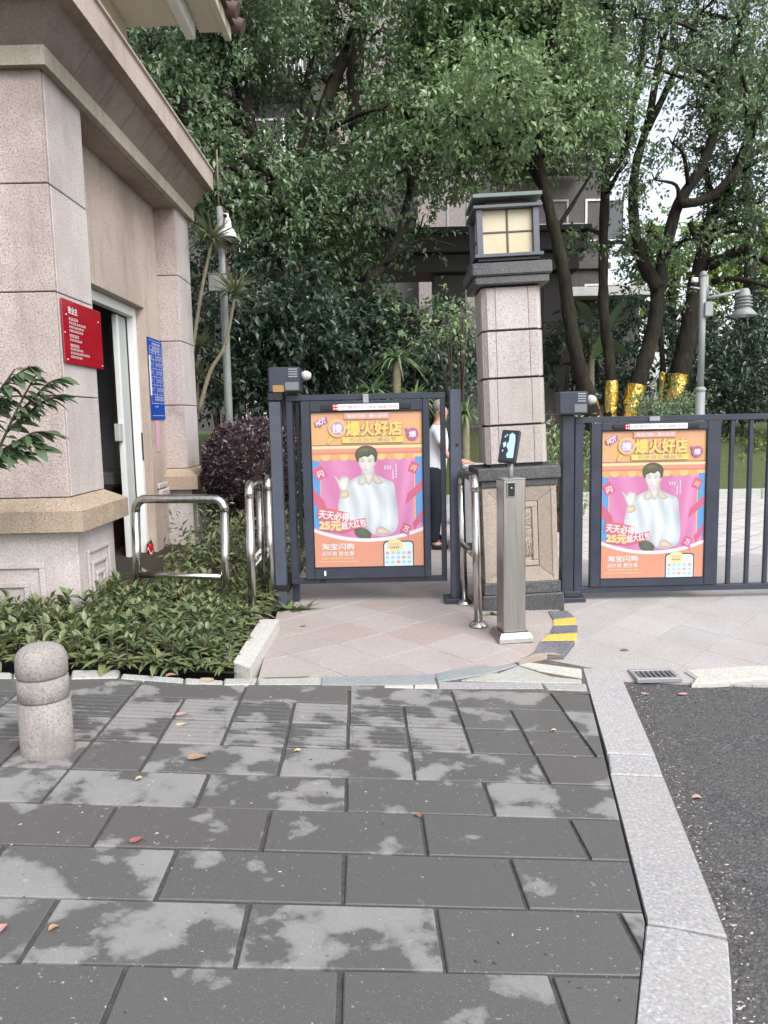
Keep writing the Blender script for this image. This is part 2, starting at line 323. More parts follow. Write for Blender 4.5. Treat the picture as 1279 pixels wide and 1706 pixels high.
# plants
def leaf_mat(name, cols, rough=0.33, trans=0.3, spec=0.55):
    g = G(name, rough, 0, spec); i = g.isl(); c = g.ramp(i, [(k / (len(cols) - 1), x) for k, x in enumerate(cols)])
    c = g.mix(g.ramp(g.noise(0.9, 3), [(0.35, 0.0), (0.65, 0.35)]), c, tuple(x * 1.5 for x in cols[-1][:3]) + (1,))
    g.set('Base Color', c); tr = g.n('ShaderNodeBsdfTranslucent'); g.inp(tr, 'Color', c); mx = g.n('ShaderNodeMixShader')
    g.inp(mx, 0, trans); g.t.links.new(g.b.outputs[0], mx.inputs[1]); g.t.links.new(tr.outputs[0], mx.inputs[2])
    g.t.links.new(mx.outputs[0], g.t.nodes['Material Output'].inputs['Surface']); return g.m
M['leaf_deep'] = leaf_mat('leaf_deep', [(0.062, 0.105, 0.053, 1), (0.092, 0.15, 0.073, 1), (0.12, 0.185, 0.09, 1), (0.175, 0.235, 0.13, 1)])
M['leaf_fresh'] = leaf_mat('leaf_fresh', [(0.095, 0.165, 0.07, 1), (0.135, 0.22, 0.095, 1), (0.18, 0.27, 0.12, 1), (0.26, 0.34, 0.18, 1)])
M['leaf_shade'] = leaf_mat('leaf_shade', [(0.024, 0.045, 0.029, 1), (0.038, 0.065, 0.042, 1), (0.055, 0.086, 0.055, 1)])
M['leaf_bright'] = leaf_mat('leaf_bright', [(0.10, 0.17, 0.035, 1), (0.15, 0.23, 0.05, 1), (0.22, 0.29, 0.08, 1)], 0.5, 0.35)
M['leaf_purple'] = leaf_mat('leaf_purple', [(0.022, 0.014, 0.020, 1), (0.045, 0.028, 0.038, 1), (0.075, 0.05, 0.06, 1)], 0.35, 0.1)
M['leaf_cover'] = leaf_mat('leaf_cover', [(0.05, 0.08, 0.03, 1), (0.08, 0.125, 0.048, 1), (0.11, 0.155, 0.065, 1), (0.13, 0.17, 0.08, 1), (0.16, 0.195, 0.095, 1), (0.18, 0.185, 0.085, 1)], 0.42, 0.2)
M['leaf_blade'] = leaf_mat('leaf_blade', [(0.08, 0.11, 0.045, 1), (0.15, 0.19, 0.08, 1), (0.30, 0.29, 0.19, 1)], 0.45, 0.2)
M['leaf_large'] = leaf_mat('leaf_large', [(0.06, 0.10, 0.05, 1), (0.09, 0.135, 0.07, 1)], 0.35, 0.15)
g = G('bark', 0.95, spec=0.2); v = g.scale(g.p, (1, 1, 0.22)); n = g.noise(16, 6, 0.7, v, 0.4); g.set('Base Color', g.mix(g.ramp(g.noise(2.0, 4), [(0.45, 0), (0.7, 0.5)]), g.ramp(n, [(0.3, (0.012, 0.010, 0.009, 1)), (0.55, (0.027, 0.022, 0.018, 1)), (0.75, (0.065, 0.050, 0.042, 1))]), (0.05, 0.055, 0.03, 1))); g.bump(n, 1.0, 0.05); M['bark'] = g.m
M['stem'] = plain('stem', (0.20, 0.175, 0.12, 1), 0.8, 0, 0.3, 0.4, 14)
M['twig'] = plain('twig', (0.055, 0.04, 0.03, 1), 0.9)
# buildings behind
M['facade'] = granite('facade', (0.085, 0.077, 0.074, 1), (0.06, 0.055, 0.052, 1), (0.115, 0.105, 0.10, 1), 0.3, 14, 0.8)
M['facade_pale'] = granite('facade_pale', (0.24, 0.205, 0.195, 1), (0.19, 0.165, 0.155, 1), (0.29, 0.26, 0.245, 1), 0.2, 14, 0.8)
M['portal_stone'] = granite('portal_stone', (0.05, 0.046, 0.046, 1), (0.03, 0.028, 0.028, 1), (0.085, 0.08, 0.08, 1), 0.3, 40, 0.6)
def flat(name, rgb, rough=0.4, spec=0.5, glass_wash=0.0):
    g = G(name, rough, 0, spec); c = lin(*[x * 0.90 + (170 - x * 0.90) * glass_wash for x in rgb]); g.set('Base Color', g.mix(0.06, c, g.ramp(g.noise(25, 3), [(0.3, 0.2), (0.7, 0.8)]), 'SOFT_LIGHT')); return g.m  # inks pulled towards grey: the panel glass reflection is put into their colour

# ------------------------------------------------------------------ lettering (built-in font, turned into flat mesh)
_tc = {}
def glyphs(s, bold=0.0):
    k = (s, bold)
    if k not in _tc:
        c = bpy.data.curves.new('lettering', 'FONT'); c.body = s; c.size = 1; c.offset = bold; c.resolution_u = 3
        o = bpy.data.objects.new('lettering', c); col.objects.link(o)
        dg = bpy.context.evaluated_depsgraph_get(); me = bpy.data.meshes.new_from_object(o.evaluated_get(dg))
        v = np.array([x.co[:2] for x in me.vertices]); f = [list(p.vertices) for p in me.polygons]
        bpy.data.objects.remove(o); bpy.data.meshes.remove(me); bpy.data.curves.remove(c)
        _tc[k] = (v, f)
    return _tc[k]
class Sheet:
    """flat print in layers: u right, v down, on the plane spanned by O, U, V with outward normal N"""
    def __init__(s, O, U, V, N, step=0.0005): s.O, s.U, s.V, s.N = Vector(O), Vector(U), Vector(V), Vector(N).normalized(); s.step = step; s.mb = MB(); s.mats = []; s.ix = {}; s.lay = 1
    def mi(s, m):
        if m not in s.ix: s.ix[m] = len(s.mats); s.mats.append(m)
        return s.ix[m]
    def P(s, u, v): return s.O + s.U * u + s.V * v + s.N * (s.step * s.lay)
    def poly(s, pts, m):
        a = sum(pts[i][0] * pts[(i + 1) % len(pts)][1] - pts[(i + 1) % len(pts)][0] * pts[i][1] for i in range(len(pts)))
        q = [s.P(*p) for p in pts]
        if s.U.cross(s.V).dot(s.N) * a < 0: q = q[::-1]
        s.mb.add(q, [list(range(len(q)))], s.mi(m)); s.lay += 1
    def rect(s, u0, v0, u1, v1, m, rot=0):
        cu, cv = (u0 + u1) / 2, (v0 + v1) / 2; asp = s.V.length / s.U.length; p = []
        for u, v in ((u0, v0), (u1, v0), (u1, v1), (u0, v1)):
            du, dv = u - cu, (v - cv) * asp; c, k = math.cos(rot), math.sin(rot); p.append((cu + du * c - dv * k, cv + (du * k + dv * c) / asp))
        s.poly(p, m)
    def disc(s, cu, cv, r, m, r2=None, n=24):
        asp = s.V.length / s.U.length; s.poly([(cu + r * math.cos(2 * math.pi * k / n), cv + (r2 or r) * math.sin(2 * math.pi * k / n) / asp) for k in range(n)], m)
    def text(s, t, u0, v0, u1, v1, m, bold=0.02, rot=0, out=None, ow=0.05):
        V, F = glyphs(t); lo, hi = V.min(0), V.max(0); cu, cv = (u0 + u1) / 2, (v0 + v1) / 2; asp = s.V.length / s.U.length; c, k = math.cos(rot), math.sin(rot); fl = s.U.cross(s.V).dot(s.N) > 0
        L0 = s.lay
        for b, mm, n in (((bold + ow, out, 8),) if out else ()) + ((bold, m, 4 if bold else 1),):
            for j in range(n):
                ox, oy = b * math.cos(2 * math.pi * j / n), b * math.sin(2 * math.pi * j / n); q = []; s.lay = L0 + 0.04 * j
                for x, y in V:
                    du = ((x + ox - lo[0]) / (hi[0] - lo[0]) - 0.5) * (u1 - u0); dv = (0.5 - (y + oy - lo[1]) / (hi[1] - lo[1])) * (v1 - v0) * asp
                    q.append(s.P(cu + du * c - dv * k, cv + (du * k + dv * c) / asp))
                s.mb.add(q, [f[::-1] if fl else f for f in F], s.mi(mm))
            L0 += 1
        s.lay = L0
    def scribble(s, u0, v0, u1, v1, m, n, seed=0):
        """a row of n print marks too small to read"""
        r = random.Random(seed); w = (u1 - u0) / n; L = s.lay
        for i in range(n):
            a = u0 + i * w
            for k in range(3):
                s.lay = L; y = v0 + (v1 - v0) * (0.05 + 0.33 * k + r.uniform(-0.05, 0.05)); s.rect(a + w * r.uniform(0.05, 0.2), y, a + w * r.uniform(0.7, 0.88), y + (v1 - v0) * 0.16, m)
            s.lay = L + 1; x = a + w * r.uniform(0.2, 0.6); s.rect(x, v0, x + w * 0.16, v1, m)
    def build(s, name, parent): return add_mesh(name, s.mb.v, s.mb.f, s.mats, parent, None, s.mb.mi)
GLASS_WASH = 'orange amber coral salmon yellow cream plum magenta pink pale_pink blue skin skin_warm hair hair_light red gold base_orange green crimson lilac'.split()  # inks that carry the painted glass reflection
INK = {k: flat('print_' + k, v, 0.25, 0.5, 0.30 if k in GLASS_WASH else 0.0) for k, v in dict(orange=(222, 150, 98), amber=(226, 160, 92), coral=(214, 122, 96), salmon=(222, 148, 122), yellow=(226, 205, 78), cream=(236, 214, 140),
    plum=(166, 72, 128), magenta=(196, 92, 158), pink=(206, 124, 178), pale_pink=(214, 150, 190), blue=(66, 134, 206), white=(214, 216, 220), shirt=(196, 206, 214), shirt_shade=(178, 192, 204),
    skin=(214, 216, 214), skin_warm=(220, 186, 160), hair=(98, 104, 74), hair_light=(128, 130, 96), red=(206, 78, 84), gold=(226, 184, 96), base_orange=(214, 128, 94), green=(92, 104, 84), crimson=(198, 66, 104),
    line=(70, 82, 82), screen=(206, 224, 230), screen_blue=(168, 196, 214), lilac=(186, 128, 168), sign_red=(176, 26, 46), sign_blue=(24, 68, 168), paper_white=(238, 240, 240), brick_red=(200, 44, 52), ink_black=(24, 24, 26), label_grey=(120, 124, 128), pink_paper=(222, 170, 190), sticker=(168, 132, 84)).items()}

# ------------------------------------------------------------------ ground and pavings
add_mesh('ground', [(-300, -300, -0.62), (300, -300, -0.62), (300, 500, -0.62), (-300, 500, -0.62)], [[0, 1, 2, 3]], M['soil'])['kind'] = 'structure'
# sidewalk: bed, then every slab
sidewalk = empty('sidewalk', (0, 3, 0)); tag(sidewalk, 'grey paved sidewalk with damp and dry patches', kind='structure')
KI = [drop(x, y, zS) for x, y in ((970, 1112), (1015, 1290), (1074, 1537), (1058, 1706))]
kerb_top, kerb_bot = (KI[2], KI[0]), (KI[3], KI[2] + (KI[2] - KI[3]) * 0.05)
def bedpoly(p, zf, name, mat, parent, dz):
    return add_mesh(name, [(x, y, zf(x, y) + dz) for x, y in p], [list(range(len(p)))], mat, parent)
bp = [tuple(grid(u, v)[:2]) for u, v in ((-7, -3.2), (3, -3.2), (3, 2.43), (-7, 2.43))]
bp = clip(clip(bp, KI[2], KI[0]), KI[3], KI[2])
bedpoly(bp, zS, 'mortar_bed', M['mortar'], sidewalk, -0.011)
W, D = 0.605, 0.3015
def put_tile(u0, u1, v0, v1, name, mat, ribs=False, cut=None):
    j = lambda: random.uniform(-0.002, 0.002); gp = 0.0105 if ribs else 0.0065; gu = 0.008
    p = [tuple(grid(u, v)[:2]) for u, v in ((u0 + gu + j(), v0 + gp + j()), (u1 - gu + j(), v0 + gp + j()), (u1 - gu + j(), v1 - gp + j()), (u0 + gu + j(), v1 - gp + j()))]
    p = clip(clip(p, KI[2], KI[0]), KI[3], KI[2])
    if area(p) < 0.004: return
    lift = random.uniform(-0.0015, 0.0015); mb = MB().slab(p, zS, 0.05, 0.004, lift)
    if ribs and len(p) == 4:
        for k in range(5):
            v = v0 + 0.045 + k * (v1 - v0 - 0.09) / 4; q = [tuple(grid(a, b)[:2]) for a, b in ((u0 + 0.02, v - 0.012), (u1 - 0.02, v - 0.012), (u1 - 0.02, v + 0.012), (u0 + 0.02, v + 0.012))]
            mb.slab(q, zS, 0.0055, 0.005, lift + 0.0065)
    cx = sum(a[0] for a in p) / len(p); cy = sum(a[1] for a in p) / len(p)
    mb.build(name, mat, sidewalk, (cx, cy, zS(cx, cy)))
for r_ in range(-3, 8):
    v0, v1 = r_ * D, (r_ + 1) * D
    if r_ in (5, 6):
        for h in range(-13, 8): put_tile(h * W / 2, (h + 1) * W / 2, v0, v1, 'tactile_tile' if h < 3 else 'paving_tile', M['tactile'] if h < 3 else M['paving'], h < 3)
    else:
        ph = 0.5 if r_ % 2 else 0.0
        for k in range(-8, 5):
            u = (k + ph) * W
            if (r_, k) in ((4, -2),): put_tile(u, u + W / 2, v0, v1, 'paving_tile', M['paving']); put_tile(u + W / 2, u + W, v0, v1, 'paving_tile', M['paving']); continue
            put_tile(u, u + W, v0, v1, 'paving_tile', M['paving'])
# roadside kerb
kerb = empty('kerb', tuple(drop(1050, 1400, zS))); tag(kerb, 'pale granite kerb between the sidewalk and the asphalt', kind='structure')
def px_slab(parent, name, mat, pts, zf, th, lift=0.0, ch=0.005):
    p = [tuple(drop(x, y, zf)[:2]) for x, y in pts]; cx = sum(a[0] for a in p) / len(p); cy = sum(a[1] for a in p) / len(p)
    return MB().slab(p, zf, th, ch, lift).build(name, mat, parent, (cx, cy, zf(cx, cy)))
for pts in ([(971, 1113), (1030, 1116), (1091, 1258), (1011, 1254)], [(1012, 1256), (1092, 1260), (1104, 1293), (1017, 1289)],
            [(1017, 1291), (1105, 1295), (1211, 1560), (1150, 1548), (1079, 1536)], [(1076, 1541), (1120, 1545), (1212, 1566), (1218, 1640), (1222, 1760), (1054, 1760)]):
    px_slab(kerb, 'kerb_stone', M['kerb_granite'], pts, zS, 0.18, 0.002, 0.006)
# low edging along the planting
edging = empty('edging', tuple(drop(250, 1130, zS))); tag(edging, 'low pale edging stones along the planting bed', kind='structure')
for pts in ([(-120, 1119), (20, 1122), (20, 1131), (-120, 1128)], [(24, 1120), (70, 1119), (68, 1130), (22, 1131)], [(120, 1118), (200, 1117), (196, 1130), (118, 1132)], [(203, 1124), (306, 1131), (306, 1139), (201, 1131)], [(308, 1131), (372, 1135), (371, 1141), (308, 1140)], [(373, 1132), (428, 1130), (425, 1141), (372, 1142)]):
    px_slab(edging, 'edging_stone', M['green_stone'], pts, zS, 0.1, 0.006, 0.009)
# pad in front of the pedestrian gate
pad = empty('entrance_path', (0, 5.5, 0)); tag(pad, 'pink diagonal tiles on the path through the pedestrian gate', kind='structure')
front = [drop(x, y, zpad) for x, y in ((428, 1137), (532, 1141), (720, 1137), (790, 1121), (850, 1103), (905, 1079), (938, 1046), (940, 1024))]
PR = [(p.x, p.y) for p in front] + [(1.14, 9.9), (-0.85, 9.9), (-0.92, 6.4)]
bd = MB(); nx, ny = 12, 22
for i in range(nx):
    for j in range(ny):
        x0, x1 = -1.0 + i * 0.2, -0.8 + i * 0.2; y0, y1 = 4.3 + j * 0.26, 4.56 + j * 0.26
        p = clip_convex([(x0, y0), (x1, y0), (x1, y1), (x0, y1)], PR)
        if len(p) > 2: bd.add([(x, y, zpad(x, y) - 0.006) for x, y in p], [list(range(len(p)))])
bd.build('grout_bed', M['grout'], pad)
def diag_tiles(parent, name, mat, reg, zf, size, o, ang, ybound, th=0.04, gp=0.002):
    c, k = math.cos(ang), math.sin(ang)
    for i in range(-30, 31):
        for j in range(-30, 31):
            q = []
            for a, b in ((0, 0), (1, 0), (1, 1), (0, 1)):
                s_ = (i + a) * size + (gp if a == 0 else -gp); t_ = (j + b) * size + (gp if b == 0 else -gp); q.append((o[0] + s_ * c - t_ * k, o[1] + s_ * k + t_ * c))
            q = clip_convex(q, reg)
            if area(q) < 0.002: continue
            cx = sum(a[0] for a in q) / len(q); cy = sum(a[1] for a in q) / len(q)
            if cy > ybound or len(q) > 8: continue
            MB().slab(q, zf, th, 0.0025, random.uniform(-0.0012, 0.0012)).build(name, mat, parent, (cx, cy, zf(cx, cy)))
diag_tiles(pad, 'path_tile', M['pink_tile'], PR, zpad, 0.43, (-0.334, 5.316), R(44), 9.9)
# front border of the pad
border = empty('border', tuple(drop(620, 1138, zS))); tag(border, 'blue grey border stones and patched concrete along the path front', kind='structure')
for pts, m in (([(430, 1132), (532, 1129), (533, 1141), (430, 1141)], 'green_stone'), ([(535, 1129), (722, 1124), (727, 1140), (535, 1142)], 'blue_stone'), ([(724, 1123), (790, 1110), (838, 1094), (862, 1108), (812, 1123), (729, 1136)], 'blue_stone'),
               ([(800, 1134), (862, 1110), (920, 1128), (968, 1133), (969, 1138), (880, 1137)], 'green_stone'), ([(768, 1134), (828, 1121), (856, 1136)], 'green_stone'), ([(864, 1108), (880, 1104), (968, 1115), (969, 1130), (900, 1118)], 'white_concrete'),
               ([(729, 1137), (902, 1138), (905, 1147), (731, 1147)], 'kerb_granite'), ([(903, 1139), (976, 1140), (978, 1151), (912, 1149)], 'kerb_granite'), ([(690, 1142), (727, 1141), (729, 1147), (690, 1147)], 'white_concrete'), ([(640, 1143), (688, 1142), (688, 1147), (640, 1146)], 'white_concrete'), ([(836, 1093), (877, 1075), (919, 1082), (862, 1103)], 'green_stone')):
    px_slab(border, 'border_stone', M[m], pts, zS, 0.06, 0.004)
bedpoly([tuple(drop(x, y, zS)[:2]) for x, y in ((420, 1128), (735, 1120), (870, 1090), (985, 1112), (985, 1155), (700, 1152), (420, 1146))], zS, 'concrete_bed', M['grout'], border, -0.004)
# yellow and black kerb round the corner of the pad
ck = empty('painted_kerb', tuple(drop(930, 1070, zpad))); tag(ck, 'curved kerb painted in yellow and black bands at the driveway corner', 'kerb')
ci = [(862, 1103), (888, 1090), (899, 1069), (913, 1058), (921, 1043), (921, 1033), (912, 1019)]; co = [(919, 1114), (938, 1092), (957, 1068), (961, 1055), (962, 1042), (958, 1029), (945, 1018)]
for i, m in enumerate(('tan_granite', 'black_paint', 'yellow_paint', 'black_paint', 'yellow_paint', 'black_paint')):
    a, b, c, d = [drop(x, y, zpad) for x, y in (ci[i], co[i], co[i + 1], ci[i + 1])]
    if i == 0: b = drop(921, 1088, zpad); a = drop(864, 1104, zpad)
    mb = MB(); q = [tuple(p[:2]) for p in (a, b, c, d)]; mb.slab(q, lambda x, y: zpad(x, y), 0.16, 0.006, 0.006)
    mb.build('kerb_stone', M[m], ck)
# planting kerb left of the pad
wk = [drop(x, y, lambda a, b: zpad(a, b) + 0.09) for x, y in ((433, 1031), (465, 1031), (416, 1112), (389, 1102))]
tag(MB().slab([tuple(p[:2]) for p in wk], lambda x, y: zpad(x, y) + 0.09, 0.16, 0.006).build('kerb_block', M['white_concrete'], None, tuple(drop(428, 1090, zpad))), 'loose white granite kerb block between the plants and the path', 'kerb')
# driveway through the vehicle gate
drv = empty('driveway', (3, 8, 0)); tag(drv, 'pale diagonal paving of the driveway behind and before the vehicle gate', kind='structure')
fr = [drop(x, y, zdrv) for x, y in ((962, 1116), (1035, 1117), (1135, 1121), (1279, 1113))]
DR = [(1.10, 4.88), (2.3, 4.72), (5.6, 4.5), (5.6, 13.8), (1.30, 13.8), (1.12, 5.3)]
mb = MB()
for i in range(24):
    for j in range(22):
        x0, y0 = -4 + i * 0.5, 4.4 + j * 0.5; q = clip_convex([(x0, y0), (x0 + 0.5, y0), (x0 + 0.5, y0 + 0.5), (x0, y0 + 0.5)], [(1.08, 4.83), (2.3, 4.66), (8, 4.5), (8, 14.6), (-4, 14.6), (-4, 6.9), (1.0, 6.3)])
        if len(q) > 2: mb.add([(x, y, zdrv(x, y) - (0.016 if y < 10.0 else 0.004)) for x, y in q], [list(range(len(q)))])
g = G('far_paving', 0.75); bt = g.n('ShaderNodeTexBrick'); rot = g.n('ShaderNodeMapping'); rot.inputs['Rotation'].default_value = (0, 0, R(45)); g.inp(rot, 'Vector', g.p); g.inp(bt, 'Vector', rot.outputs[0])
for k, v_ in dict(Scale=1.0).items(): bt.inputs[k].default_value = v_
bt.inputs['Color1'].default_value = (0.46, 0.43, 0.42, 1); bt.inputs['Color2'].default_value = (0.52, 0.49, 0.48, 1); bt.inputs['Mortar'].default_value = (0.17, 0.16, 0.15, 1); bt.inputs['Mortar Size'].default_value = 0.008; bt.inputs['Brick Width'].default_value = 0.36; bt.inputs['Row Height'].default_value = 0.36; bt.offset = 0
g.set('Base Color', bt.outputs['Color']); M['far_paving'] = g.m
mb.build('paving_bed', M['far_paving'], drv)
diag_tiles(drv, 'drive_tile', M['drive_tile'], DR, zdrv, 0.362, (2.0, 5.55), R(45), 8.6)
# road
ko = [drop(x, y, zroad) for x, y in ((1219, 1780), (1213, 1570), (1104, 1294), (1030, 1117))]
rd = [(ko[0].x - 0.08, -3), (9, -3), (9, 4.72), (ko[3].x - 0.1, 4.85)] + [(p.x - 0.08, p.y) for p in ko[::-1]][1:]
road = add_mesh('road', [(x, y, zroad(x, y)) for x, y in rd], [list(range(len(rd)))], M['asphalt']); tag(road, 'coarse dark asphalt road beside the kerb', kind='structure')
mb = MB()
for _ in range(3600):
    y = random.uniform(1.5, 4.8); x = random.uniform(0.95, 3.2); edge = np.interp(y, [ko[0].y, ko[1].y, ko[2].y, ko[3].y], [ko[0].x, ko[1].x, ko[2].x, ko[3].x])
    if x < edge + 0.01: continue
    s_ = random.choice((0.004, 0.005, 0.006, 0.009)) * random.uniform(0.7, 1.3); z = zroad(x, y) + s_ * 0.15
    v = [Vector((random.uniform(-1, 1), random.uniform(-1, 1), random.uniform(-0.3, 0.6))) for _ in range(4)]
    mb.add([(x + p.x * s_, y + p.y * s_, z + p.z * s_) for p in v], [[0, 1, 2], [0, 3, 1], [1, 3, 2], [0, 2, 3]], 0 if random.random() < 0.62 else 1)
tag(mb.build('gravel', [plain('chip_dark', (0.075, 0.073, 0.07, 1), 0.8), plain('chip_light', (0.15, 0.145, 0.145, 1), 0.8)]), 'loose stone chips on the asphalt', kind='stuff')
ce = empty('concrete_edge', tuple(drop(1220, 1128, zdrv))); tag(ce, 'broken white concrete strip where the driveway meets the asphalt', kind='structure')
px_slab(ce, 'concrete_strip', M['white_concrete'], [(1140, 1121), (1215, 1115), (1330, 1111), (1330, 1133), (1245, 1136), (1185, 1142), (1152, 1143), (1158, 1133)], zdrv, 0.12, 0.022, 0.012)
# drain grate
dg_ = [drop(x, y, lambda a, b: zroad(a, b) + 0.03) for x, y in ((1040, 1117), (1122, 1116), (1138, 1132), (1050, 1134))]
gx0, gx1 = dg_[0].x + 0.02, dg_[2].x - 0.01; gy0, gy1 = dg_[3].y + 0.01, dg_[0].y; gz = -0.105
gr = empty('drain_grate', ((gx0 + gx1) / 2, (gy0 + gy1) / 2, gz)); tag(gr, 'grey slotted drain grate in the gutter beside the kerb end', 'grate')
mb = MB(); mb.box(gx0, gx1, gy0, gy0 + 0.03, gz - 0.03, gz, 0.003); mb.box(gx0, gx1, gy1 - 0.03, gy1, gz - 0.03, gz, 0.003); mb.box(gx0, gx0 + 0.03, gy0 + 0.031, gy1 - 0.031, gz - 0.03, gz, 0.003); mb.box(gx1 - 0.03, gx1, gy0 + 0.031, gy1 - 0.031, gz - 0.03, gz, 0.003); mb.build('frame', M['grey_metal'], gr)
M['grate_iron'] = plain('grate_iron', (0.16, 0.165, 0.165, 1), 0.6, 0.2)
for k in range(7):
    xx = gx0 + 0.03 + (k + 0.5) * (gx1 - gx0 - 0.06) / 7; MB().box(xx - 0.008, xx + 0.008, gy0 + 0.031, gy1 - 0.031, gz - 0.025, gz - 0.003, 0.002).build('bar', M['grate_iron'], gr)
MB().box(gx0 + 0.03, gx1 - 0.03, gy0 + 0.03, gy1 - 0.03, gz - 0.12, gz - 0.11).build('pit', M['black'], gr)
# planting bed and ground beyond
mb = MB()
for i in range(12):
    for j in range(12):
        x0, y0 = -6 + i * 0.43, 4.5 + j * 0.6; q = clip([(x0, y0), (x0 + 0.43, y0), (x0 + 0.43, y0 + 0.6), (x0, y0 + 0.6)], (wk[3].x + 0.02, 4.0), (-0.92, 12))
        q = clip(q, tuple(drop(100, 1126, zS)[:2]), tuple(drop(420, 1136, zS)[:2])) if len(q) > 2 else q
        if len(q) > 2: mb.add([(x, y, zbed(x, y)) for x, y in q], [list(range(len(q)))])
tag(mb.build('planting_bed', M['soil']), 'dark soil of the planting bed beside the guard house', kind='structure')
def zhill(x, y): return 0.16 + 0.36 * max(0, y - 14.35) * (1 if y < 17.5 else 0) + (0.36 * 3.15 if y >= 17.5 else 0)
mb = MB()
for i in range(28):
    for j in range(16):
        x0, y0 = -8 + i, 14.35 + j * 0.9; mb.add([(x, y, zhill(x, y) + 0.05 * math.sin(x * 2.1) * math.sin(y * 1.7)) for x, y in ((x0, y0), (x0 + 1, y0), (x0 + 1, y0 + 0.9), (x0, y0 + 0.9))], [[0, 1, 2, 3]], 0, True)
tag(mb.build('grass_slope', M['turf']), 'mown grass slope rising behind the driveway', kind='structure')
bk = empty('back_kerb', (4, 14.2, 0)); tag(bk, 'grey kerb along the foot of the grass slope', kind='structure')
for i in range(14): MB().box(-3 + i * 1.0, -2.006 + i * 1.0, 14.15, 14.34, -0.05, 0.17, 0.012).build('kerb_stone', M['green_stone'], bk)

# ------------------------------------------------------------------ guard house
XC, XW, Y1, Y2 = -2.276, -2.514, 5.55, 8.96
gh = empty('guard_house', (-3.2, 7.2, 0)); tag(gh, 'granite guard house with a heavy cornice and an open side door', 'guard house')
LV = [1.07, 1.80, 2.525, 3.256, 4.04]
def part(mb, name, m, p=gh): return mb.build(name, M[m] if isinstance(m, str) else m, p)
for z0, z1 in zip(LV[:-1], LV[1:]):
    part(MB().box(-3.35, XC - 0.001, Y1, Y1 + 0.04, z0 + 0.004, z1 - 0.004, 0.005), 'stone_block', 'pink_granite')
    part(MB().box(XC - 0.04, XC, Y1 + 0.0425, 6.25, z0 + 0.004, z1 - 0.004, 0.005), 'stone_block', 'pale_granite')
    part(MB().box(-3.1, XC - 0.001, Y2, Y2 + 0.04, z0 + 0.004, z1 - 0.004, 0.005), 'stone_block', 'pink_granite')
    part(MB().box(XC - 0.04, XC, Y2 + 0.0425, 9.55, z0 + 0.004, z1 - 0.004, 0.005), 'stone_block', 'pale_granite')
part(MB().box(-3.34, XC - 0.03, Y1 + 0.03, 6.245, 0.0, 4.1, 0.001), 'pilaster_core', 'mortar'); part(MB().box(-3.09, XC - 0.03, Y2 + 0.03, 9.545, 0.0, 4.1, 0.001), 'pilaster_core', 'mortar')
for ya, yb in ((Y1, 6.25), (Y2, 9.55)):                        # ledges with a sloping top, base with stepped panels
    xl = XC - 1.2; a, b = 0.14, 0.0
    mb = MB(); lo = [(xl, ya - a, 0.835), (XC + a, ya - a, 0.835), (XC + a, yb + a, 0.835), (xl, yb + a, 0.835)]; mid = [(x, y, 0.985) for x, y, z in lo]
    top = [(xl, ya, 1.068), (XC, ya, 1.068), (XC, yb, 1.068), (xl, yb, 1.068)]
    mb.add(lo + mid + top, [[3, 2, 1, 0], [8, 9, 10, 11]] + [[i, (i + 1) % 4, 4 + (i + 1) % 4, 4 + i] for i in range(4)] + [[4 + i, 4 + (i + 1) % 4, 8 + (i + 1) % 4, 8 + i] for i in range(4)])
    part(mb, 'ledge_stone', 'ledge_granite')
    part(MB().box(xl, XC + 0.045, ya - 0.03, yb + 0.03, -0.1, 0.833, 0.006), 'base_stone', 'pale_granite')
    xs = XC + 0.045; yc0, yc1 = ya + 0.12, yb - 0.12
    for k, (w0, zt) in enumerate(((0.0, 0.66), (0.07, 0.56), (0.14, 0.47))):
        mb = MB(); t = 0.014; px = xs + 0.001
        mb.box(px, px + 0.02, yc0 + w0, yc1 - w0, zt - 0.03, zt, t * 0.3); mb.box(px, px + 0.02, yc0 + w0, yc0 + w0 + 0.03, 0.02, zt - 0.031, t * 0.3); mb.box(px, px + 0.02, yc1 - w0 - 0.03, yc1 - w0, 0.02, zt - 0.031, t * 0.3)
        part(mb, 'carved_panel', 'pale_granite')
for k, (w0, zt) in enumerate(((0.0, 0.60), (0.12, 0.46))):
    mb = MB(); ys = Y1 - 0.031; mb.box(-3.3 + w0, XC - 0.2 - w0, ys - 0.02, ys, zt - 0.04, zt, 0.004).box(XC - 0.24 - w0, XC - 0.2 - w0, ys - 0.02, ys, 0.05, zt - 0.041, 0.004); part(mb, 'carved_panel', 'pale_granite')
# recessed wall with the doorway
DY0, DY1, DZ0, DZ1 = 6.9, 8.40, 0.17, 2.82
for a in ((6.25, DY0, 0.0, 4.03), (DY1, Y2, 0.0, 4.03)): part(MB().box(XW - 0.25, XW, a[0], a[1], a[2], a[3], 0.004), 'wall', 'wall_stone')
part(MB().box(XW - 0.25, XW, DY0 + 0.001, DY1 - 0.001, DZ1, 4.03, 0.004), 'wall', 'wall_stone')
part(MB().box(XW + 0.001, XW + 0.05, 8.52, Y2 - 0.03, 0.78, 0.86, 0.01).box(XW + 0.001, XW + 0.03, 8.50, Y2 - 0.01, 0.87, 0.93, 0.01), 'wall_moulding', 'pale_granite')
part(MB().box(XW - 0.9, XW + 0.30, 6.4, 8.75, -0.1, 0.155, 0.008), 'door_step', 'green_stone')
part(MB().box(-5.2, -3.36, Y1 + 0.25, Y1 + 0.3, -0.1, 4.1, 0.004), 'wall', 'wall_stone')
part(MB().box(-5.2, XW - 0.251, 9.2, 9.3, 0, 4.0, 0.004).box(-5.25, -5.2, 5.85, 9.2, 0, 4.0, 0.004), 'interior_wall', 'interior')
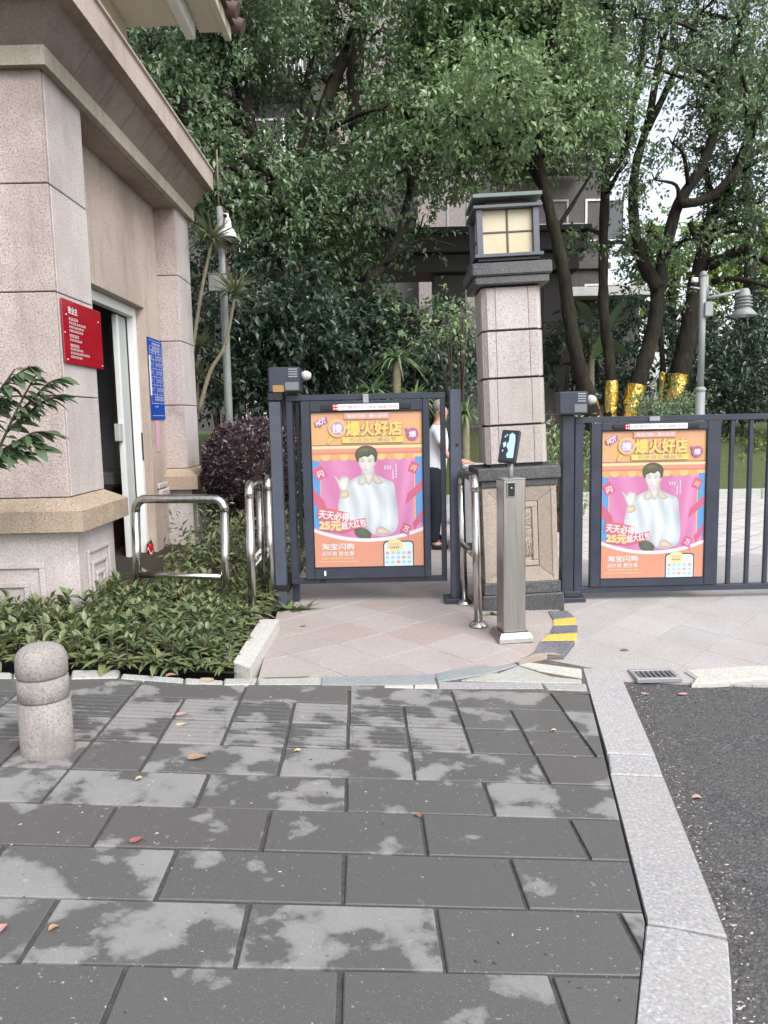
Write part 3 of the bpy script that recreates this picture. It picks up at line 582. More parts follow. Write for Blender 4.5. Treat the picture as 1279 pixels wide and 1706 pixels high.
part(MB().box(-5.2, XW - 0.251, 5.9, 9.2, 0.05, 0.13, 0.004), 'floor', 'green_stone'); part(MB().box(-5.2, XW - 0.251, 5.9, 9.2, 3.9, 3.98, 0.004), 'ceiling', 'interior')
fx0, fx1 = XW - 0.17, XW - 0.09
fr_ = part(MB().box(fx0, fx1, DY1 - 0.075, DY1 - 0.002, DZ0, DZ1 - 0.002, 0.004).box(fx0, fx1, DY0 + 0.002, DY0 + 0.07, DZ0, DZ1 - 0.002, 0.004).box(fx0, fx1, DY0 + 0.071, DY1 - 0.076, DZ1 - 0.10, DZ1 - 0.002, 0.004), 'door_frame', 'white_paint')
dr = part(MB().box(fx0 - 0.05, fx0 - 0.01, 8.08, DY1 - 0.08, DZ0, DZ1 - 0.11, 0.004), 'door', 'door_grey')
part(MB().box(fx0 - 0.052, fx0 - 0.004, 8.02, 8.079, DZ0, DZ1 - 0.11, 0.003), 'door_stile', 'white_paint', dr)
part(MB().box(fx0 - 0.055, fx0 - 0.0, 7.90, 8.015, 1.42, 1.60, 0.006), 'door_lock', 'off_white', dr)
part(MB().box(fx0 + 0.081, fx0 + 0.09, DY1 - 0.06, DY1 - 0.03, 1.2, 1.5, 0.003), 'strike_plate', 'black', fr_)
dk = empty('office_desk', (-3.2, 8.7, 0.13)); tag(dk, 'dark brown desk with clutter seen through the open door of the guard house', 'desk')
MB().box(-4.0, -2.95, 8.35, 9.15, 0.88, 0.92).build('desktop', M['dark_wood'], dk)
for lx in (-3.96, -3.03): MB().box(lx, lx + 0.05, 8.38, 9.1, 0.13, 0.879).build('leg', M['dark_wood'], dk)
MB().box(-3.9, -3.04, 8.42, 8.44, 0.3, 0.879).build('front_panel', M['dark_wood'], dk)
tag(MB().box(-3.5, -3.2, 8.5, 8.8, 0.922, 1.02, 0.01).box(-3.15, -3.0, 8.55, 8.7, 0.922, 1.06, 0.01).build('document_tray', M['grey_metal'], None, (-3.2, 8.65, 0.922)), 'grey tray of papers on the dark desk inside the guard house', 'tray')
# ink marks on the inside wall
sh = Sheet((-3.6, 9.199, 2.3), (0.8, 0, 0), (0, 0, -1.2), (0, -1, 0))
sh.text('入', 0.55, 0.25, 0.72, 0.42, INK['ink_black'], 0.02); sh.build('wall_mark', gh); sh = Sheet((-3.6, 9.199, 2.3), (0.8, 0, 0), (0, 0, -1.2), (0, -1, 0)); sh.text('内', 0.56, 0.62, 0.72, 0.76, INK['ink_black'], 0.02); sh.build('wall_mark', gh)
# cornice: one profile carried along the side and round the front corner
prof = [(0.0, 4.00), (0.062, 4.00), (0.062, 4.125), (0.045, 4.13), (0.10, 4.20), (0.17, 4.29), (0.21, 4.345), (0.31, 4.35), (0.31, 4.56), (0.33, 4.565), (0.33, 4.585), (-0.5, 4.62)]
def cornice_run(i0, i1, m, name):
    mb = MB(); yend = 9.62; xs = -4.6
    for i in range(i0, i1):
        (o0, z0), (o1, z1) = prof[i], prof[i + 1]
        mb.add([(XC + o0, yend, z0), (XC + o0, Y1 - o0, z0), (XC + o1, Y1 - o1, z1), (XC + o1, yend, z1)], [[0, 3, 2, 1]])
        mb.add([(xs, Y1 - o0, z0), (XC + o0, Y1 - o0, z0), (XC + o1, Y1 - o1, z1), (xs, Y1 - o1, z1)], [[0, 1, 2, 3]])
    mb.add([(XC + o, yend, z) for o, z in prof[i0:i1 + 1]] + [(XC - 0.5, yend, prof[i1][1]), (XC - 0.5, yend, prof[i0][1])], [list(range(i1 - i0 + 3))[::-1]])
    return part(mb, name, m)
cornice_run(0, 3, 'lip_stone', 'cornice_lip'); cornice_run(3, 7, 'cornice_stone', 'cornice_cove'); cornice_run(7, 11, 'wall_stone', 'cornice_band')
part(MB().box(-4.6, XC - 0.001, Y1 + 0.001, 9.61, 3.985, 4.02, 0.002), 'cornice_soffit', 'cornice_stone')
for k in range(7): 
    yy = 6.0 + k * 0.52; part(MB().add([(XC + o + 0.0015, yy, z) for o, z in prof[3:7]] + [(XC + o + 0.0015, yy + 0.006, z) for o, z in prof[3:7]], [[i, i + 1, i + 5, i + 4] for i in range(3)]), 'cornice_joint', 'mortar')
part(MB().box(-4.5, -1.96, 4.9, 8.35, 5.60, 5.66, 0.004), 'roof_soffit', 'cream')
part(MB().box(-1.959, -1.86, 4.85, 8.55, 5.56, 5.74, 0.006), 'roof_fascia', 'white_paint'); part(MB().box(-1.858, -1.62, 4.9, 8.75, 5.72, 5.77, 0.004), 'roof_soffit', 'cream'); part(MB().box(-1.618, -1.55, 4.85, 8.9, 5.70, 5.84, 0.006), 'roof_fascia', 'cream')
part(MB().box(-4.4, -2.5, 5.9, 8.3, 4.6, 5.59, 0.004), 'upper_wall', 'cream')
for k in range(12): part(MB().tube([(-2.6, 5.2 + k * 0.34, 6.25), (-1.42, 5.2 + k * 0.34, 5.86)], 0.085, 8), 'roof_tile', 'roof_tile')
part(MB().add([(-3.0, 4.9, 6.32), (-1.5, 4.9, 5.845), (-1.5, 9.0, 5.845), (-3.0, 9.0, 6.32)], [[0, 1, 2, 3]]), 'roof', 'roof_tile')
# notices on the wall
rb = empty('notice_board', (XC + 0.02, 5.98, 2.26)); tag(rb, 'glossy red acrylic notice board with white lettering on the near pilaster', 'notice board')
MB().box(XC + 0.012, XC + 0.02, 5.594, 6.36, 2.034, 2.492, 0.003).build('board', flat('sign_red', (172, 18, 40), 0.1, 0.6), rb)
sh = Sheet((XC + 0.0205, 5.594, 2.492), (0, 0.766, 0), (0, 0, -0.458), (1, 0, 0), 0.0003)
sh.text('致业主', 0.14, 0.10, 0.36, 0.21, INK['paper_white'], 0.03)
for k, (v, n, u1, big) in enumerate(((0.265, 6, 0.37, 1), (0.335, 9, 0.56, 0), (0.395, 11, 0.50, 0), (0.455, 11, 0.48, 0), (0.53, 6, 0.37, 1), (0.60, 8, 0.44, 0), (0.68, 6, 0.36, 1), (0.745, 9, 0.46, 0), (0.805, 14, 0.62, 0), (0.865, 8, 0.42, 0))):
    sh.lay = 1; sh.scribble(0.14, v, u1, v + (0.052 if big else 0.038), INK['paper_white'], n, k)
sh.build('lettering', rb)
for yy, zz in ((5.66, 2.38), (6.29, 2.40), (5.62, 2.25), (6.33, 2.06), (5.64, 2.06)): MB().lathe([(0.009, 0), (0.009, 0.004), (0.004, 0.008)], (XC + 0.02, yy, zz), 10, axis='x').build('screw', M['steel'], rb)
bb = empty('schedule_board', (XW + 0.02, 8.62, 2.1)); tag(bb, 'tall blue board with a white ruled table right of the door', 'notice board')
by0, by1 = 8.43, 8.945
MB().box(XW + 0.006, XW + 0.014, by0, by1, 1.64, 2.525, 0.002).build('board', flat('sign_blue', (6, 72, 172), 0.6, 0.15), bb)
sh = Sheet((XW + 0.0145, by0, 2.525), (0, by1 - by0, 0), (0, 0, -0.885), (1, 0, 0), 0.0003); wp = INK['paper_white']
sh.scribble(0.25, 0.055, 0.85, 0.085, wp, 7, 1); sh.lay = 1; sh.scribble(0.25, 0.11, 0.8, 0.13, wp, 6, 2); sh.lay = 1; sh.scribble(0.12, 0.15, 0.8, 0.165, wp, 9, 3)
for v in (0.03, 0.10, 0.14, 0.18, 0.26, 0.37, 0.47, 0.57, 0.69, 0.80, 0.95): sh.lay = 1; sh.rect(0.06, v, 0.94, v + 0.004, wp)
for u in (0.06, 0.30, 0.48, 0.75, 0.932): sh.lay = 1; sh.rect(u, 0.10, u + 0.012, 0.80, wp)
for k, v in enumerate((0.20, 0.29, 0.39, 0.49, 0.60)): 
    for u, n in ((0.52, 3), (0.78, 2), (0.1, 2)): sh.lay = 1; sh.scribble(u, v + 0.01, u + 0.07 * n, v + 0.028, wp, n, k * 5 + n); sh.lay = 1; sh.scribble(u, v + 0.035, u + 0.06 * n, v + 0.05, wp, n, k * 7 + n)
for k, v in enumerate((0.715, 0.745, 0.83)): sh.lay = 1; sh.scribble(0.28, v, 0.9 if k < 2 else 0.5, v + 0.02, wp, 12 if k < 2 else 4, k)
sh.build('lettering', bb)
MB().box(XW + 0.0143, XW + 0.016, by0 - 0.004, by0 + 0.05, 1.9, 2.33, 0.001).build('torn_edge', M['white_paint'], bb)
tag(MB().box(XW + 0.004, XW + 0.006, 8.56, 8.72, 1.28, 1.63, 0.0005).build('paper_strip', INK['pink_paper'], None, (XW + 0.005, 8.64, 1.28)), 'faded pink paper strip pasted below the blue board', 'paper')
cn = empty('drink_can', tuple(at(251, 932, 8.28))); tag(cn, 'red drink can with a white wave standing on the door step', 'can')
cx, cy = cn.location.x, cn.location.y; cn.location.z = 0.155
MB().lathe([(0.03, 0.155), (0.038, 0.165), (0.038, 0.29), (0.03, 0.305)], (cx, cy, 0), 20).build('can_body', flat('can_red', (176, 20, 32), 0.25), cn)
MB().lathe([(0.03, 0.3055), (0.029, 0.309), (0.02, 0.307), (0.0, 0.307)], (cx, cy, 0), 20).build('lid', M['steel'], cn)
mb = MB(); pts = []
for k in range(9): t = -2.2 + k * 0.2; pts.append((cx + 0.0388 * math.cos(t), cy + 0.0388 * math.sin(t), 0.23 + 0.035 * math.sin(k * 0.8)))
mb.add(pts + [(x, y, z - 0.02) for x, y, z in pts], [[i + 9, i + 10, i + 1, i] for i in range(8)]); mb.build('wave_print', INK['paper_white'], cn)

# ------------------------------------------------------------------ bollard
bc = drop(80, 1250, zS); bl = empty('stone_bollard', (bc.x, bc.y, bc.z)); tag(bl, 'weathered round topped granite bollard on the sidewalk', 'bollard')
rr = 0.113; z0 = bc.z
def prof_b(a, b): return [(r, z0 + z) for r, z in a]
MB().lathe([(rr * 1.02, z0 - 0.05), (rr * 1.02, z0 + 0.0160), (rr, z0 + 0.2400), (rr - 0.012, z0 + 0.2496)], (bc.x, bc.y, 0), 32).build('lower_drum', M['bollard_granite'], bl)
MB().lathe([(rr - 0.014, z0 + 0.2500), (rr - 0.002, z0 + 0.2600), (rr - 0.002, z0 + 0.3480), (rr - 0.014, z0 + 0.3568)], (bc.x, bc.y, 0), 32).build('middle_drum', M['bollard_granite'], bl)
MB().lathe([(rr - 0.014, z0 + 0.3572), (rr - 0.002, z0 + 0.3664), (rr - 0.002, z0 + 0.4160), (rr * 0.96, z0 + 0.4480), (rr * 0.86, z0 + 0.4736), (rr * 0.66, z0 + 0.4920), (rr * 0.36, z0 + 0.5024), (0.0, z0 + 0.5056)], (bc.x, bc.y, 0), 32).build('domed_cap', M['bollard_granite'], bl)

# ------------------------------------------------------------------ stainless rails
def rail(name, pA, pB, zt, zm, label, rad=0.03, lean=(0, 0), foot=True, grp='stainless crowd rails'):
    A, B = Vector(pA), Vector(pB); t = empty(name, tuple((A + B) / 2)); tag(t, label, 'rail', grp)
    up = Vector((lean[0], lean[1], 1)); TA, TB = A + up * (zt - A.z), B + up * (zt - B.z); d = (TB - TA).normalized(); rc = 0.09
    pa = [A, A + up * (zt - A.z - rc)]
    arcA = [TA + d * rc * (1 - math.cos(a)) - up * rc * (1 - math.sin(a)) for a in (R(15), R(35), R(55), R(75), R(90))]
    arcB = [TB - d * rc * (1 - math.cos(a)) - up * rc * (1 - math.sin(a)) for a in (R(90), R(75), R(55), R(35), R(15))]
    MB().tube([A, A + up * (zt - A.z - rc - 0.012)], rad, 14).build('post', M['steel'], t); MB().tube([B, B + up * (zt - B.z - rc - 0.012)], rad, 14).build('post', M['steel'], t)
    MB().tube([TA - up * (rc + 0.011)] + arcA + arcB + [TB - up * (rc + 0.011)], rad * 1.03, 14).build('top_bar', M['steel'], t)
    if zm: MB().tube([A + up * (zm - A.z) + d * rad * 0.9, B + up * (zm - B.z) - d * rad * 0.9], rad * 0.8, 12).build('middle_bar', M['steel'], t)
    if foot:
        for p in (A, B): MB().lathe([(rad * 2.3, p.z), (rad * 2.2, p.z + 0.012), (rad * 1.7, p.z + 0.03), (rad * 1.05, p.z + 0.045)], (p.x, p.y, 0), 20).build('foot_flange', M['steel'], t)
    return t
def atx(px, py, X): r = ray(px, py); k = X / r.x; return Vector((X, r.y * k, CAM_H + r.z * k))
a_ = at(230, 1005, 6.15); b_ = at(377, 1034, 6.0)
rail('crowd_rail', (a_.x, 6.15, zbed(a_.x, 6)), (b_.x, 6.0, zbed(b_.x, 6)), at(300, 831, 6.08).z, at(300, 959, 6.08).z, 'low stainless hoop rail standing in the plants before the door', 0.034, (0.034, 0), False)
p1, p2 = at(421, 1030, 5.95), at(441, 1000, 6.62)
rl = rail('crowd_rail', (p1.x, 5.95, 0.03), (p2.x - 0.02, 6.62, 0.02), at(418, 808, 5.95).z, at(430, 930, 6.2).z, 'stainless rail with a small white sign on its middle bar, left of the gate post', 0.034, (0.012, 0), False)
xa = (p1.x + p2.x) / 2 - 0.02; MB().box(xa + 0.03, xa + 0.036, 6.08, 6.42, at(430, 930, 6.2).z - 0.05, at(430, 930, 6.2).z + 0.045, 0.002).build('sign_plate', M['white_paint'], rl)
sh = Sheet((xa + 0.0365, 6.08, at(430, 930, 6.2).z + 0.045), (0, 0.34, 0), (0, 0, -0.095), (1, 0, 0), 0.0003); sh.rect(0.4, 0.2, 0.47, 0.85, INK['ink_black']); sh.scribble(0.52, 0.2, 0.66, 0.8, INK['ink_black'], 2, 3); sh.rect(0.07, 0.35, 0.1, 0.6, INK['ink_black']); sh.rect(0.9, 0.35, 0.93, 0.6, INK['ink_black']); sh.build('sign_lettering', rl)
p3 = at(455, 985, 6.5); rail('crowd_rail', (p3.x, 6.42, 0.02), (p3.x - 0.02, 7.15, 0.0), at(449, 797, 6.42).z, None, 'stainless rail standing close against the left gate post', 0.032, (0.0, 0), False)
q1 = drop(797, 1043, zpad); q2 = drop(778, 1008, zpad)
rail('crowd_rail', (q1.x, q1.y, q1.z), (q2.x - 0.02, q2.y + 0.05, q2.z), at(788, 797, q1.y).z, at(777, 907, q2.y).z, 'stainless rail with round foot flanges between the gate and the lantern pillar', 0.032, (-0.02, 0))

# ------------------------------------------------------------------ gates
def np_mesh(name, v, f, mat, parent=None, loc=None):
    me = bpy.data.meshes.new(name); base = np.array(loc if loc is not None else (origin(parent) if parent else (0, 0, 0)), float); v = v - base; k = f.shape[1]
    me.vertices.add(len(v)); me.vertices.foreach_set('co', v.astype(np.float32).ravel()); me.loops.add(f.size); me.loops.foreach_set('vertex_index', f.astype(np.int32).ravel())
    me.polygons.add(len(f)); me.polygons.foreach_set('loop_start', np.arange(len(f), dtype=np.int32) * k); me.update(calc_edges=True); me.materials.append(mat)
    o = bpy.data.objects.new(name, me)
    if parent: o.parent = parent
    elif loc is not None: o.location = loc
    return link(o)
# the printed picture on the posters: a soft colour print on a fine grid (backdrop, awning, man in a white shirt)
def poly_sd(X, Y, pts):
    d = np.full(X.shape, 9.0); ins = np.zeros(X.shape, bool); n = len(pts)
    for i in range(n):
        (x0, y0), (x1, y1) = pts[i], pts[(i + 1) % n]; ex, ey = x1 - x0, y1 - y0
        t = np.clip(((X - x0) * ex + (Y - y0) * ey) / (ex * ex + ey * ey + 1e-12), 0, 1); d = np.minimum(d, np.hypot(X - x0 - t * ex, Y - y0 - t * ey))
        c = ((y0 > Y) != (y1 > Y)); ins ^= c & (X < ex * (Y - y0) / (ey if abs(ey) > 1e-9 else 1e-9) + x0)
    return np.where(ins, d, -d)
def closed(pts, n=5):
    m = len(pts); P = [np.array((p[0], p[1] * 1.4)) for p in pts]; out = []
    for i in range(m):
        a, b, c, d = P[i - 1], P[i], P[(i + 1) % m], P[(i + 2) % m]
        for k in range(n): t = k / n; out.append(tuple(0.5 * (2 * b + (c - a) * t + (2 * a - 5 * b + 4 * c - d) * t * t + (3 * b - a - 3 * c + d) * t ** 3)))
    return out
def print_colours(nu, nv, va, vb):
    U, V = np.meshgrid(np.linspace(0, 1, nu), np.linspace(va, vb, nv)); X, Y = U, V * 1.4; st = lambda t: np.clip(t, 0, 1) ** 2 * (3 - 2 * np.clip(t, 0, 1))
    C = lambda r, g_, b_: np.array((r, g_, b_), float); img = np.zeros(U.shape + (3,))
    rn = np.random.default_rng(4); wob = sum(rn.uniform(0.5, 1) / (k + 1) * np.sin((3 + 4 * k) * X + rn.uniform(0, 6) + rn.uniform(-4, 4) * Y) for k in range(5))
    fold = 0.5 + 0.5 * np.sin(30 * X + 2.2 * np.sin(3 * Y + 5 * X) + 7 * (X - 0.5) * Y); fold = 0.6 * fold + 0.4 * (0.5 + 0.5 * np.sin(11 * X - 3 * Y))
    side = st(np.abs(X - 0.5) / 0.42); img[:] = C(188, 88, 146) + (C(214, 132, 182) - C(188, 88, 146)) * (0.25 + 0.55 * fold * (0.35 + side))[..., None]
    def lay(a, col): nonlocal img; a = np.clip(a, 0, 1)[..., None]; img = img * (1 - a) + np.asarray(col) * a
    aa = lambda sd, w=0.004: np.clip(sd / w + 0.5, 0, 1)
    lay((V < 0.288) * 1.0, C(222, 168, 92)); fr = (X * 12) % 1; sc = 0.287 + 0.020 * np.sqrt(np.clip(1 - (2 * fr - 1) ** 2, 0, 1)); lay(aa(sc - V, 0.003), np.where((np.floor(X * 12) % 2 == 0)[..., None], C(216, 158, 84), C(226, 180, 104))); lay(aa(0.268 - V, 0.003), C(206, 118, 92)); lay(aa(0.256 - V, 0.003), C(214, 138, 110)); lay(aa(0.231 - V, 0.003), C(232, 208, 136)); lay(aa(0.2125 - V, 0.002), C(160, 78, 118))
    shade = lambda sd, w=0.07, lo=0.86: lo + (1 - lo) * st(sd / w)
    def shape(pts, base, w=0.06, lo=0.86, mod=None, n=5):
        sd = poly_sd(X, Y, closed(pts, n)); m = shade(sd, w, lo)
        if mod is not None: m = m * mod
        lay(aa(sd), base * m[..., None]); return sd
    shape([(0.385, 0.80), (0.375, 0.73), (0.47, 0.70), (0.51, 0.72), (0.51, 0.82)], C(92, 98, 82))
    fl = 0.955 + 0.045 * np.sin(46 * X + 6 * np.sin(4.1 * Y + 1) + 9 * Y * (X - 0.5)) + 0.04 * np.sin(19 * X - 13 * Y + 2 * wob) - 0.035 * np.exp(-((X - 0.495 - 0.01 * wob) / 0.006) ** 2)
    shape([(0.275, 0.465), (0.34, 0.437), (0.44, 0.405), (0.50, 0.42), (0.565, 0.405), (0.66, 0.432), (0.735, 0.462), (0.755, 0.55), (0.772, 0.68), (0.745, 0.77), (0.66, 0.80), (0.55, 0.795), (0.47, 0.75), (0.36, 0.745), (0.262, 0.72), (0.225, 0.62), (0.245, 0.53)], C(206, 216, 222), 0.05, 0.88, fl)
    lay(0.35 * np.exp(-((X - 0.335 - 0.06 * (V - 0.6)) / 0.010) ** 2) * (V > 0.5) * (V < 0.73), C(172, 188, 202)); lay(0.35 * np.exp(-((X - 0.655 - 0.05 * (V - 0.6)) / 0.012) ** 2) * (V > 0.47) * (V < 0.75), C(172, 188, 202))
    nk = shape([(0.462, 0.35), (0.552, 0.35), (0.562, 0.41), (0.51, 0.47), (0.452, 0.41)], C(208, 204, 200), 0.04, 0.84); lay(aa(nk) * 0.45 * np.exp(-((V - 0.388) / 0.018) ** 2), C(170, 160, 156))
    shape([(0.452, 0.392), (0.475, 0.41), (0.495, 0.445), (0.45, 0.468), (0.405, 0.452)], C(196, 190, 178), 0.02, 0.85, None, 3); shape([(0.562, 0.392), (0.60, 0.42), (0.645, 0.452), (0.59, 0.465), (0.545, 0.435)], C(196, 184, 168), 0.02, 0.85, None, 3)
    shape([(0.565, 0.30), (0.582, 0.295), (0.578, 0.335), (0.562, 0.34)], C(206, 196, 190), 0.02, 0.85)
    fc = shape([(0.425, 0.262), (0.49, 0.245), (0.553, 0.262), (0.568, 0.315), (0.55, 0.362), (0.515, 0.392), (0.487, 0.394), (0.45, 0.368), (0.422, 0.32)], C(214, 212, 208), 0.05, 0.90)
    f = aa(fc); lay(f * 0.35 * st((X - 0.515) / 0.06) * (V > 0.29), C(186, 176, 172)); lay(f * 0.25 * np.exp(-(((X - 0.458) / 0.022) ** 2 + ((V - 0.345) / 0.014) ** 2)), C(218, 180, 172)); lay(f * 0.28 * np.exp(-(((X - 0.53) / 0.022) ** 2 + ((V - 0.345) / 0.014) ** 2)), C(214, 174, 166))
    for ex_ in (0.459, 0.520):
        lay(f * 0.75 * np.exp(-(((X - ex_) / 0.017) ** 2 + ((V - 0.3015 - 0.12 * (X - ex_) ** 2 / 0.017) / 0.0032) ** 2)), C(104, 98, 82)); lay(f * 0.85 * np.exp(-(((X - ex_) / 0.0125) ** 2 + ((V - 0.317) / 0.0028) ** 2)), C(74, 66, 62)); lay(f * 0.3 * np.exp(-(((X - ex_) / 0.018) ** 2 + ((V - 0.313) / 0.006) ** 2)), C(160, 146, 140))
    lay(f * 0.38 * np.exp(-(((X - 0.481 + 0.2 * (V - 0.33)) / 0.005) ** 2 + ((V - 0.333) / 0.016) ** 2)), C(170, 156, 150)); lay(f * 0.5 * np.exp(-(((X - 0.485) / 0.013) ** 2 + ((V - 0.3475) / 0.003) ** 2)), C(158, 140, 134)); lay(f * 0.75 * np.exp(-(((X - 0.486) / 0.017) ** 2 + ((V - 0.3655) / 0.0032) ** 2)), C(190, 122, 120)); lay(f * 0.3 * np.exp(-(((X - 0.487) / 0.014) ** 2 + ((V - 0.375) / 0.003) ** 2)), C(170, 158, 152))
    hs_ = 0.86 + 0.16 * np.sin(150 * (X - 0.5) / (0.35 + 2.2 * (V - 0.2)) + 3 * wob) + 0.22 * np.exp(-(((X - 0.47) / 0.05) ** 2 + ((V - 0.243) / 0.012) ** 2))
    shape([(0.418, 0.322), (0.396, 0.295), (0.392, 0.262), (0.415, 0.234), (0.46, 0.217), (0.525, 0.217), (0.575, 0.236), (0.594, 0.268), (0.586, 0.305), (0.568, 0.325), (0.562, 0.288), (0.538, 0.272), (0.508, 0.288), (0.475, 0.282), (0.445, 0.292), (0.428, 0.296)], C(98, 98, 74), 0.02, 0.75, hs_, 4)
    shape([(0.195, 0.405), (0.215, 0.412), (0.24, 0.432), (0.262, 0.412), (0.30, 0.41), (0.328, 0.422), (0.33, 0.455), (0.312, 0.50), (0.268, 0.512), (0.24, 0.482), (0.222, 0.445)], C(212, 212, 208), 0.03, 0.85, None, 3)
    for k in range(3): lay(0.4 * np.exp(-((X - 0.268 - 0.019 * k - 0.25 * (V - 0.43)) / 0.0025) ** 2) * (V > 0.415) * (V < 0.455), C(168, 158, 152))
    shape([(0.25, 0.508), (0.315, 0.50), (0.328, 0.535), (0.285, 0.552), (0.242, 0.542)], C(214, 190, 166), 0.03, 0.85); shape([(0.57, 0.752), (0.63, 0.742), (0.69, 0.775), (0.66, 0.795), (0.575, 0.788)], C(208, 186, 166), 0.03, 0.85)
    img = img * (1 + 0.012 * rn.normal(size=U.shape))[..., None]; img = img * 0.92 + np.array((168, 172, 176)) * 0.10; x = np.clip(img / 255, 0, 1); x = np.where(x <= 0.04, x / 12.92, ((x + 0.055) / 1.055) ** 2.4); return (x * 0.85 + 0.15 * x.mean(-1, keepdims=True)) * 0.80  # grey veil of the panel glass mixed into the picture colours
PIC = print_colours(190, 200, 0.206, 0.83)
g = G('print_picture', 0.25, 0, 0.5); at_ = g.n('ShaderNodeAttribute'); at_.attribute_name = 'print'; g.set('Base Color', at_.outputs['Color']); M['print_picture'] = g.m
def picture(parent, sh):
    nv, nu, _ = PIC.shape; U, V = np.meshgrid(np.linspace(0, 1, nu), np.linspace(0.206, 0.83, nv)); o = np.array(sh.O + sh.N * sh.step * sh.lay)
    P_ = o + U.reshape(-1, 1) * np.array(sh.U) + V.reshape(-1, 1) * np.array(sh.V); i = (np.arange(nv - 1)[:, None] * nu + np.arange(nu - 1)).ravel()
    ob = np_mesh('poster_picture', P_, np.stack([i, i + nu, i + nu + 1, i + 1], 1), M['print_picture'], parent); at2 = ob.data.attributes.new('print', 'FLOAT_COLOR', 'POINT'); at2.data.foreach_set('color', np.concatenate([PIC.reshape(-1, 3), np.ones((nu * nv, 1))], 1).astype(np.float32).ravel()); return ob
def poster(parent, x0, x1, z0, z1, Y):
    sh = Sheet((x0, Y, z1), (x1 - x0, 0, 0), (0, 0, z0 - z1), (0, -1, 0), 0.0004); I = INK
    sh.rect(0, 0, 1, 0.22, I['orange']); sh.lay = 1; sh.rect(0, 0.22, 1, 0.78, I['magenta']); sh.lay = 1; sh.rect(0, 0.78, 1, 1, I['base_orange'])
    sh.lay = 2; sh.rect(0, 0.05, 1, 0.205, I['amber'])
    sh.lay = 12; sh.poly([(0, 0.30), (0.075, 0.315), (0.06, 0.34), (0.0, 0.36)], I['blue']); sh.lay = 12; sh.rect(0, 0.38, 0.065, 0.74, I['blue']); sh.lay = 12; sh.rect(0.935, 0.29, 1, 0.72, I['blue'])
    sh.lay = 13; sh.rect(0.067, 0.40, 0.074, 0.72, I['gold']); sh.lay = 13; sh.rect(0.922, 0.40, 0.93, 0.72, I['gold'])
    sh.lay = 14; sh.poly([(0, 0.48), (0.10, 0.57), (0.13, 0.64), (0, 0.58)], I['crimson']); sh.lay = 14; sh.poly([(0.86, 0.53), (1.0, 0.44), (1.0, 0.50), (0.84, 0.60)], I['crimson']); sh.lay = 14; sh.poly([(0.9, 0.72), (1.0, 0.63), (1.0, 0.68), (0.92, 0.77)], I['crimson'])
    sh.lay = 15; sh.rect(0.015, 0.345, 0.115, 0.425, I['crimson'], -0.55); sh.lay = 15; sh.rect(0.88, 0.325, 0.96, 0.395, I['crimson'], 0.4); sh.lay = 16; sh.text('闪', 0.045, 0.37, 0.10, 0.41, I['white'], 0.03, -0.3); sh.lay = 16; sh.text('闪', 0.90, 0.345, 0.94, 0.38, I['cream'], 0.02, 0.4)
    sh.lay = 15; sh.scribble(0.65, 0.345, 0.72, 0.37, I['white'], 3, 4)
    for k in range(5): sh.lay = 15; sh.rect(0.755, 0.34 + k * 0.018, 0.765, 0.352 + k * 0.018, I['white']); sh.lay = 15; sh.rect(0.725, 0.375 + k * 0.012, 0.735, 0.384 + k * 0.012, I['white'])
    sh.lay = 11; picture(parent, sh)
    # foot: arc, orange field, words, phone
    arc = lambda v: [(u / 20, v + 0.07 * (1 - ((u / 20 - 0.5) / 0.5) ** 2)) for u in range(21)]
    sh.lay = 20; sh.poly(arc(0.745) + arc(0.768)[::-1], I['white']); sh.lay = 20; sh.poly(arc(0.768) + [(1, 1), (0, 1)], I['base_orange'])
    sh.lay = 21; sh.rect(0.80, 0.725, 0.88, 0.79, I['crimson'], 0.5); sh.lay = 22; sh.poly([(0.82, 0.77), (0.875, 0.755), (0.865, 0.83), (0.845, 0.79)], I['magenta']); sh.lay = 22; sh.text('万', 0.815, 0.74, 0.865, 0.775, I['white'], 0.02, 0.4)
    sh.lay = 23; sh.poly([(0.045, 0.60), (0.32, 0.645), (0.33, 0.70), (0.47, 0.68), (0.485, 0.735), (0.25, 0.775), (0.045, 0.75), (0.075, 0.69), (0.03, 0.66)], I['red'])
    sh.lay = 24; sh.text('天天必得', 0.045, 0.635, 0.325, 0.69, I['white'], 0.03, 0.14, I['red'], 0.05); sh.text('25元', 0.05, 0.70, 0.245, 0.755, I['yellow'], 0.03, 0.06, I['white'], 0.03); sh.text('超大红包', 0.25, 0.695, 0.475, 0.745, I['white'], 0.03, -0.14, I['red'], 0.05)
    sh.lay = 24; sh.text('淘宝闪购', 0.065, 0.845, 0.36, 0.885, I['white'], 0.02); sh.lay = 24; sh.text('点外卖 更优惠', 0.06, 0.897, 0.36, 0.927, I['white'], 0.01); sh.lay = 24; sh.scribble(0.06, 0.938, 0.36, 0.949, I['cream'], 12, 5); sh.lay = 24; sh.rect(0.03, 0.962, 0.4, 0.965, I['cream'])
    def rr(u0, v0, u1, v1, r): return [(u0, v1), (u0, v0 + r * 0.72), (u0 + r * 0.3, v0 + r * 0.2), (u0 + r, v0), (u1 - r, v0), (u1 - r * 0.3, v0 + r * 0.2), (u1, v0 + r * 0.72), (u1, v1)]
    sh.lay = 24; sh.poly(rr(0.628, 0.835, 0.91, 1.0, 0.03), I['line']); sh.lay = 25; sh.poly(rr(0.638, 0.843, 0.90, 1.0, 0.026), I['screen']); sh.lay = 26; sh.disc(0.735, 0.865, 0.075, I['cream'], 0.06); sh.lay = 27; sh.scribble(0.69, 0.85, 0.78, 0.864, I['lilac'], 4, 8); sh.lay = 27; sh.scribble(0.69, 0.872, 0.78, 0.884, I['line'], 5, 9)
